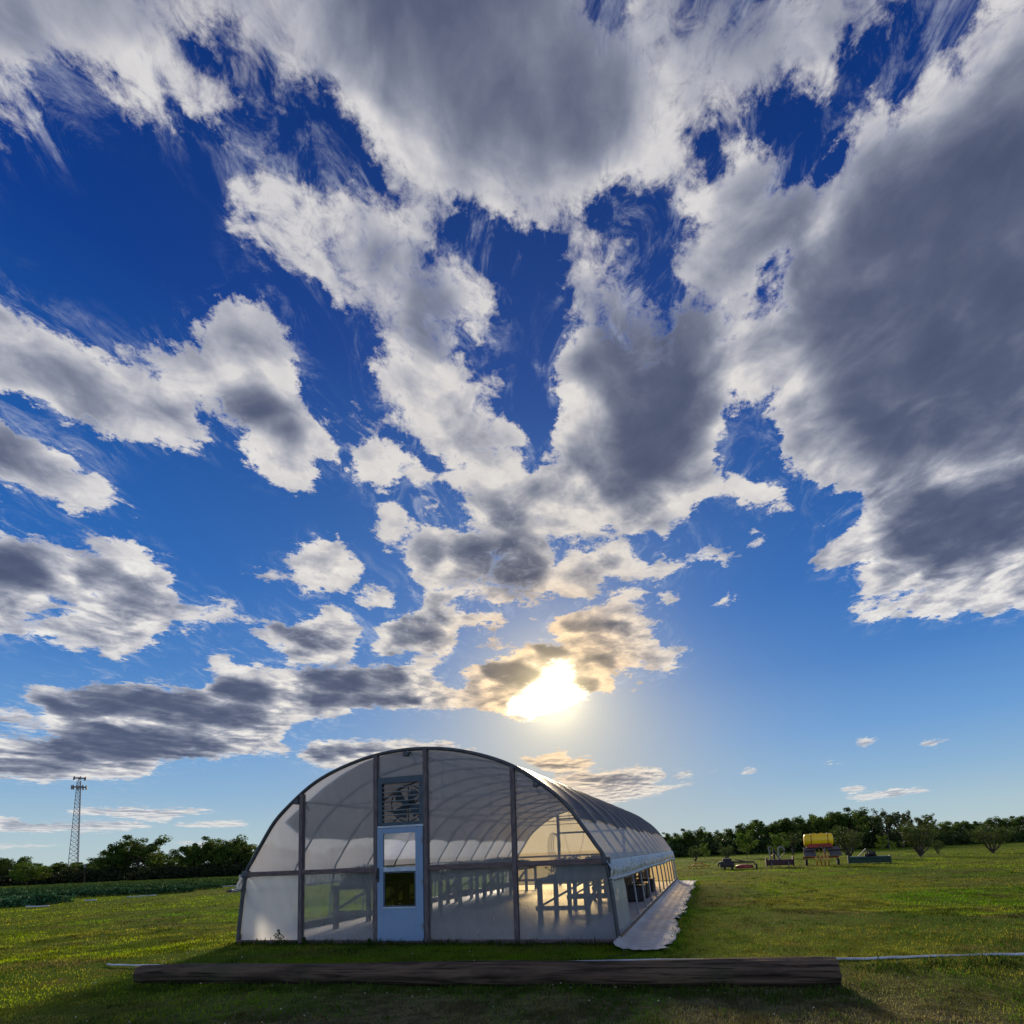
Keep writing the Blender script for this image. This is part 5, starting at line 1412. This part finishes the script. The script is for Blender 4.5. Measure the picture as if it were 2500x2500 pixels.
def tree(kind, v, x, y, h, label, group, name='tree', rz=None, wide=1.0, cat='tree'):
    mt, mc, _ = KINDS[kind][v % len(KINDS[kind])]
    t = thing(name, label, cat, (x, y, -.03), random.random()*6.28 if rz is None else rz, group)
    s = h/6.0; t.scale = (s*wide, s*wide, s)
    for nm, me in (('trunk', mt), ('crown', mc)):
        o = bpy.data.objects.new(nm, me); COL.objects.link(o); o.parent = t
    return t
def at_depth(px_, Y):
    d = ray(px_, 2080); t = Y/d.y
    return d.x*t
def hz(px_): return 2135-.0435*px_+0   # horizon line of the photograph near pixel column px_
def tree_px(kind, v, px_, Y, ytop, label, group, wide=1.0, name='tree', ybase=None):
    """tree standing at depth Y in column px_, tall enough to reach ytop"""
    x = at_depth(px_, Y)
    d = ray(px_, ytop); h = EYE+d.z*(Y/d.y)
    return tree(kind, v, x, Y, h, label, group, name, wide=wide)

# left tree line: pixel column, depth, top
LT = [(-60, 80, 2095, 'oak', 1.2), (-10, 84, 2098, 'oak', 1.2), (32, 82, 2090, 'oak', 1.1), (70, 76, 2100, 'sapling', 1.6), (96, 78, 2104, 'sapling', 1.6), (130, 90, 2105, 'oak', 1.3), (165, 92, 2104, 'oak', 1.4), (205, 90, 2106, 'oak', 1.4), (240, 90, 2100, 'oak', 1.3),
      (275, 84, 2074, 'oak', 1.1), (305, 84, 2058, 'oak', 1.05), (340, 84, 2042, 'oak', 1.1), (368, 86, 2066, 'airy', 1.0), (395, 90, 2078, 'airy', 1.1), (418, 88, 2090, 'sapling', 1.3), (440, 92, 2086, 'oak', 1.2),
      (462, 84, 2062, 'oak', 1.0), (490, 84, 2050, 'oak', 1.0), (518, 84, 2058, 'oak', 1.0), (548, 84, 2043, 'oak', 1.05), (578, 84, 2052, 'oak', 1.0), (605, 88, 2066, 'oak', 1.1), (632, 86, 2058, 'oak', 1.1), (665, 86, 2064, 'oak', 1.1), (710, 86, 2070, 'oak', 1.1), (760, 88, 2072, 'oak', 1.1), (820, 88, 2066, 'oak', 1.1), (880, 88, 2062, 'oak', 1.2)]
SPECIAL = {70: 'light green rounded bush tree at the left edge, in front of the dark wood', 96: 'second light green rounded tree from the left edge',
           340: 'broad dark oak rising highest between the lattice tower and the greenhouse', 368: 'sparse tree with thin upright twigs just right of the broad dark oak',
           395: 'nearly bare twiggy tree in the dip between the two dark tree groups', 548: 'tallest rounded dark tree just left of the greenhouse arch', 490: 'rounded dark tree, left one of the group beside the greenhouse'}
ORD = ['first', 'second', 'third', 'fourth', 'fifth', 'sixth', 'seventh', 'eighth', 'ninth', 'tenth']
for i, (px_, Y, yt, kd, wd) in enumerate(LT):
    if px_ in SPECIAL: lab = SPECIAL[px_]
    elif px_ < 0: lab = 'dark tree cut off by the left edge of the picture'
    elif px_ < 60: lab = 'dark tree in the far line, closest to the left edge'
    elif px_ < 340: lab = '%s dark tree of the left line, counting from the lattice tower rightwards' % ORD[{130: 0, 165: 1, 205: 2, 240: 3, 275: 4, 305: 5}[px_]]; LT_G = 1
    elif px_ < 620: lab = {418: 'low pale bush in the dip between the two dark tree groups', 440: 'low dark tree at the right of the dip in the left line', 462: 'leftmost dark tree of the group beside the greenhouse', 518: 'middle dark tree of the group beside the greenhouse', 578: 'dark tree half hidden by the greenhouse arch', 605: 'dark tree mostly hidden behind the left edge of the greenhouse'}[px_]
    else: lab = 'dark tree seen only dimly through the greenhouse plastic'
    tree_px(kd, i, px_, Y, yt, lab, 'trees along the left horizon', wide=wd*1.1)
# right tree line
M['leaf'] = M['leaf']
RT = [(1640, 78, 2032, 'oak', 1.1), (1672, 80, 2030, 'oak', 1.1), (1700, 80, 2022, 'oak', 1.1), (1735, 82, 2028, 'oak', 1.2), (1768, 80, 2026, 'oak', 1.1), (1800, 80, 2020, 'oak', 1.1), (1832, 78, 2004, 'oak', 1.0), (1862, 80, 2000, 'oak', 1.0), (1895, 80, 2002, 'oak', 1.0),
      (1925, 80, 1998, 'oak', 1.0), (1958, 78, 1996, 'oak', 1.0), (1985, 76, 1990, 'oak', 1.0), (2015, 78, 1986, 'oak', 1.0), (2048, 78, 1980, 'oak', 1.0), (2080, 76, 1974, 'oak', 1.0), (2110, 80, 1984, 'oak', 1.0), (2140, 80, 1990, 'airy', 1.0), (2172, 74, 1974, 'airy', .9), (2206, 74, 1976, 'airy', .8),
      (2240, 78, 1992, 'airy', 1.1), (2268, 74, 1984, 'airy', .8), (2300, 80, 2004, 'oak', 1.1), (2335, 84, 2006, 'oak', 1.2), (2370, 84, 2002, 'oak', 1.2), (2405, 84, 1998, 'oak', 1.2), (2440, 84, 2000, 'oak', 1.2), (2475, 82, 1992, 'oak', 1.1), (2515, 82, 1990, 'oak', 1.1), (2560, 84, 1990, 'oak', 1.2)]
SPR = {2080: 'tallest full green tree in the right wood, above the gap right of the yellow tank', 2172: 'open-crowned tree with bare twigs above the dark wood, left of a matching pair', 2206: 'open-crowned tree with bare twigs above the dark wood, right of a matching pair', 2268: 'thin-crowned tree poking above the wood behind the spreading orchard tree', 1985: 'full green tree whose crown rises directly behind the yellow tank'}
for i, (px_, Y, yt, kd, wd) in enumerate(RT):
    if px_ in SPR: lab = SPR[px_]
    elif px_ <= 1958: lab = '%s wood tree to the right of the greenhouse end, along the horizon' % ORD[i] if i < 10 else 'wood tree just left of the yellow tank'
    elif px_ < 2240: lab = {2015: 'full wood tree just above the right end of the yellow tank', 2048: 'full wood tree behind the right grey hood of the planter', 2110: 'full wood tree above the green tiller', 2140: 'open wood tree above the right end of the green tiller'}[px_]
    elif px_ < 2500: lab = {2240: 'sparse wood tree directly behind the large vase-shaped orchard tree', 2300: 'first dark wood tree right of the large vase-shaped orchard tree', 2335: 'second dark wood tree right of the large vase-shaped orchard tree', 2370: 'dark wood tree left of the wide orchard tree near the right edge', 2405: 'dark wood tree behind the wide orchard tree, its left side', 2440: 'dark wood tree behind the wide orchard tree, its right side', 2475: 'dark wood tree nearest the right edge, right of the wide orchard tree'}[px_]
    else: lab = 'dark wood tree cut off by the right edge of the picture'
    tree_px(kd, i+1, px_, Y, yt, lab, 'trees along the right horizon', wide=wd*1.08)
# orchard trees and saplings in the field
ORCH = [(1824, 2096, 2022, 'sapling', 1.0, 'upright light green tree behind the dark mower'),
        (1775, 2104, 2058, 'orchard', .9, 'low spreading bare-limbed tree right behind the dark mower'),
        (1698, 2103, 2062, 'orchard', .9, 'small bushy tree closest to the far end of the greenhouse'),
        (1721, 2098, 2055, 'sapling', .9, 'bright green sapling between the two bushes beside the greenhouse'),
        (1937, 2088, 2030, 'airy', 1.0, 'slim tree just left of the yellow tank'),
        (1905, 2096, 2028, 'sapling', 1.1, 'leafy green tree behind the maroon implement'),
        (2075, 2096, 2010, 'orchard', .95, 'vase-shaped orchard tree between the yellow tank and the green tiller'),
        (2157, 2078, 2035, 'sapling', 1.0, 'round light green sapling right of the green tiller'),
        (2183, 2080, 2052, 'sapling', .8, 'little sapling with a dark stem beside the round light green one'),
        (2247, 2091, 1996, 'orchard', 1.05, 'large vase-shaped orchard tree with many bare limbs in the right field'),
        (2290, 2084, 2050, 'orchard', .9, 'dark low bush behind the large vase-shaped orchard tree'),
        (2424, 2083, 2008, 'orchard', 1.15, 'wide vase-shaped orchard tree near the right edge of the picture')]
for i, (px_, yb, yt, kd, wd, lab) in enumerate(ORCH):
    p = gp(px_, yb); d = ray(px_, yt); h = EYE+d.z*(p.y/d.y)
    t = tree(kd, i, p.x, p.y, max(1.2, h), lab, 'orchard trees in the right field', 'orchard_tree', wide=wd*1.15, cat='fruit tree')
# far wood closing the gaps behind both lines, one mass
def far_wood(name, label, cols, Y, tops, n_each, tint):
    V = []; C = []
    g = np.random.default_rng(77)
    for px_, yt in zip(cols, tops):
        x = at_depth(px_, Y); d = ray(px_, yt); h = max(2.0, EYE+d.z*(Y/d.y))
        v, c = KINDS['oak'][int(g.integers(4))][2]
        a = g.random()*6.28; s = h/6.0
        R_ = np.array([[math.cos(a), -math.sin(a), 0], [math.sin(a), math.cos(a), 0], [0, 0, 1]])
        vv = (v.reshape(-1, 4, 3)[:n_each].reshape(-1, 3) @ R_.T)*np.array([s*1.5, s*1.5, s])+np.array([x, Y+g.uniform(-4, 4), -.6])
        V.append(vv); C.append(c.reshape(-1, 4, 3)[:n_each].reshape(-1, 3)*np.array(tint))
    V = np.concatenate(V); C = np.concatenate(C)
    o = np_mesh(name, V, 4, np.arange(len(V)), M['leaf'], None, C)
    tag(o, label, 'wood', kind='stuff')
lc = list(range(-260, 1000, 26)); rc = list(range(1560, 2800, 26))
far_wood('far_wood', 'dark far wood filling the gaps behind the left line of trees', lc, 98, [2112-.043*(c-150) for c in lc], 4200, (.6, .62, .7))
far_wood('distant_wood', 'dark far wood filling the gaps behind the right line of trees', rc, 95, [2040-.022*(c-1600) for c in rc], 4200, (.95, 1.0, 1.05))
# dark undergrowth at the foot of both lines
def undergrowth(name, label, x0, x1, Y, h, n, tint):
    g = np.random.default_rng(9)
    X = g.uniform(at_depth(x0, Y), at_depth(x1, Y), n); Yy = Y+g.normal(0, 2.2, n); k = vnoise(X, Yy, .4, 2)
    Z = h*(k+.3)*g.random(n)
    V, Fc, c = leaf_cloud(n, .20, lambda a, b: np.stack([X, Yy, Z], -1), tint, .6, 5)
    tag(np_mesh(name, V, 4, Fc, M['leaf'], None, c), label, 'undergrowth', kind='stuff')
undergrowth('undergrowth', 'dark scrub at the foot of the left line of trees', -300, 1000, 83, 2.1, 52000, (.022, .032, .014))
undergrowth('hedge_scrub', 'dark scrub at the foot of the right line of trees', 1560, 2800, 79, 2.5, 46000, (.042, .066, .022))

# ------------------------------------------------------------------ crop rows and irrigation tape on the left
def crop(a, c, w, h, n, tint, name, label):
    A_ = gp(*a); C_ = gp(*c); g = np.random.default_rng(int(a[1]))
    u = g.random(n); d = (C_-A_); L_ = d.length; nx_, ny_ = -d.y/L_, d.x/L_
    o = g.normal(0, w, n); X = A_.x+d.x*u+nx_*o; Y = A_.y+d.y*u+ny_*o
    hh = h*(.45+.9*vnoise(X, Y, .8, 2))
    Z = g.random(n)**.7*hh
    V, Fc, cc = leaf_cloud(n, .075, lambda a_, b_: np.stack([X, Y, Z], -1), tint, .7, int(a[1]))
    tag(np_mesh(name, V, 4, Fc, M['crop_leaf'], None, cc), label, 'crop row', kind='stuff')
crop((-200, 2219), (128, 2207), .55, .50, 9000, (.050, .125, .055), 'crop_row', 'blue-green leafy crop row nearest the camera at the left edge')
crop((-260, 2206), (470, 2178), .28, .42, 11000, (.042, .10, .038), 'crop_row', 'long leafy crop row second from the camera, left field')
crop((-260, 2196), (540, 2168), .30, .42, 11000, (.038, .09, .030), 'crop_row', 'long leafy crop row third from the camera, left field')
crop((-100, 2184), (600, 2160), .38, .42, 10000, (.055, .115, .03), 'crop_row', 'long leafy crop row fourth from the camera, left field')
crop((100, 2170), (620, 2150), .7, .4, 10000, (.075, .12, .025), 'crop_row', 'farthest leafy crop row, just below the left trees')
def strip(P, r, label, name='drip_tape'):
    b = MB(); b.tube([(gp(*p).x, gp(*p).y, .05) for p in P], r, 6); tag(b.build(name, M['pvc']), label, 'irrigation pipe')
strip([(64, 2216), (95, 2215.5), (120, 2214)], .035, 'white pipe end lying at the front of the nearest crop row')
strip([(205, 2201), (222, 2200), (236, 2199.2)], .03, 'short white pipe at the edge of the second crop row')
strip([(310, 2192), (345, 2190), (382, 2187.5)], .03, 'slightly longer white pipe along the front of the crop rows')
strip([(535, 2167), (560, 2165), (592, 2164)], .045, 'upper of two white pipes meeting the left side of the greenhouse')
strip([(563, 2180), (580, 2178.5), (592, 2177)], .04, 'lower of two white pipes meeting the left side of the greenhouse')

# ------------------------------------------------------------------ lattice tower and pole
def tower():
    Y = 235.0; x = at_depth(184, Y); d = ray(194, 1898); H = EYE+d.z*(Y/d.y)
    t = thing('cell_tower', 'tall grey lattice mast with antennas at its top, above the left trees', 'tower', (x, Y, 0), .35)
    def hw(z): return 1.95*(1-z/H)+.65*(z/H)
    cor = [(-1, -.6), (1, -.6), (0, 1.1)]
    for cx, cy in cor:
        b = MB(); b.tube([(cx*hw(z), cy*hw(z), z) for z in np.linspace(0, H*.965, 8)], .13, 6); b.build('leg', M['steel_far'], t)
    b = MB(); n = 24
    for k in range(n):
        z0 = H*.965*(1-(1-k/n)**1.15); z1 = H*.965*(1-(1-(k+1)/n)**1.15) if k < n-1 else H*.965
        for i in range(3):
            (ax, ay), (bx, by) = cor[i], cor[(i+1) % 3]
            b.tube([(ax*hw(z0), ay*hw(z0), z0), (bx*hw(z1), by*hw(z1), z1)], .065, 4, False); b.tube([(bx*hw(z0), by*hw(z0), z0), (ax*hw(z1), ay*hw(z1), z1)], .065, 4, False)
            b.tube([(ax*hw(z0), ay*hw(z0), z0), (bx*hw(z0), by*hw(z0), z0)], .06, 4, False)
    b.build('bracing', M['steel_far'], t)
    for zf, R_, nA, ah in ((.992, 2.1, 6, 1.5), (.90, 2.5, 9, 1.9)):
        b = MB(); b.tube([(R_*math.cos(a), R_*math.sin(a), H*zf) for a in np.linspace(0, 6.283, 12, endpoint=False)], .14, 5, closed=True)
        for a in (0, 2.1, 4.2): b.tube([(0, 0, H*zf), (R_*math.cos(a), R_*math.sin(a), H*zf)], .14, 5)
        b.build('platform', M['antenna'], t)
        for k in range(nA):
            a = 6.283*k/nA; q = MB(); q.box(R_*math.cos(a)-.2, R_*math.cos(a)+.2, R_*math.sin(a)-.15, R_*math.sin(a)+.15, H*zf-ah*.6, H*zf+ah*.4, bev=.03); q.build('antenna', M['antenna'], t)
tower()
p = Vector((at_depth(210, 78), 78, 0)); t = thing('utility_pole', 'thin short wooden pole in front of the dark left wood near the tower', 'pole', p)
b = MB(); b.tube([(0, 0, 0), (0, 0, 2.6)], [.09, .07], 8); b.build('shaft', M['bark'], t)
b = MB(); b.box(-.16, .16, -.1, .1, 2.2, 2.65, bev=.02); b.build('meter_box', M['pale_iron'], t)
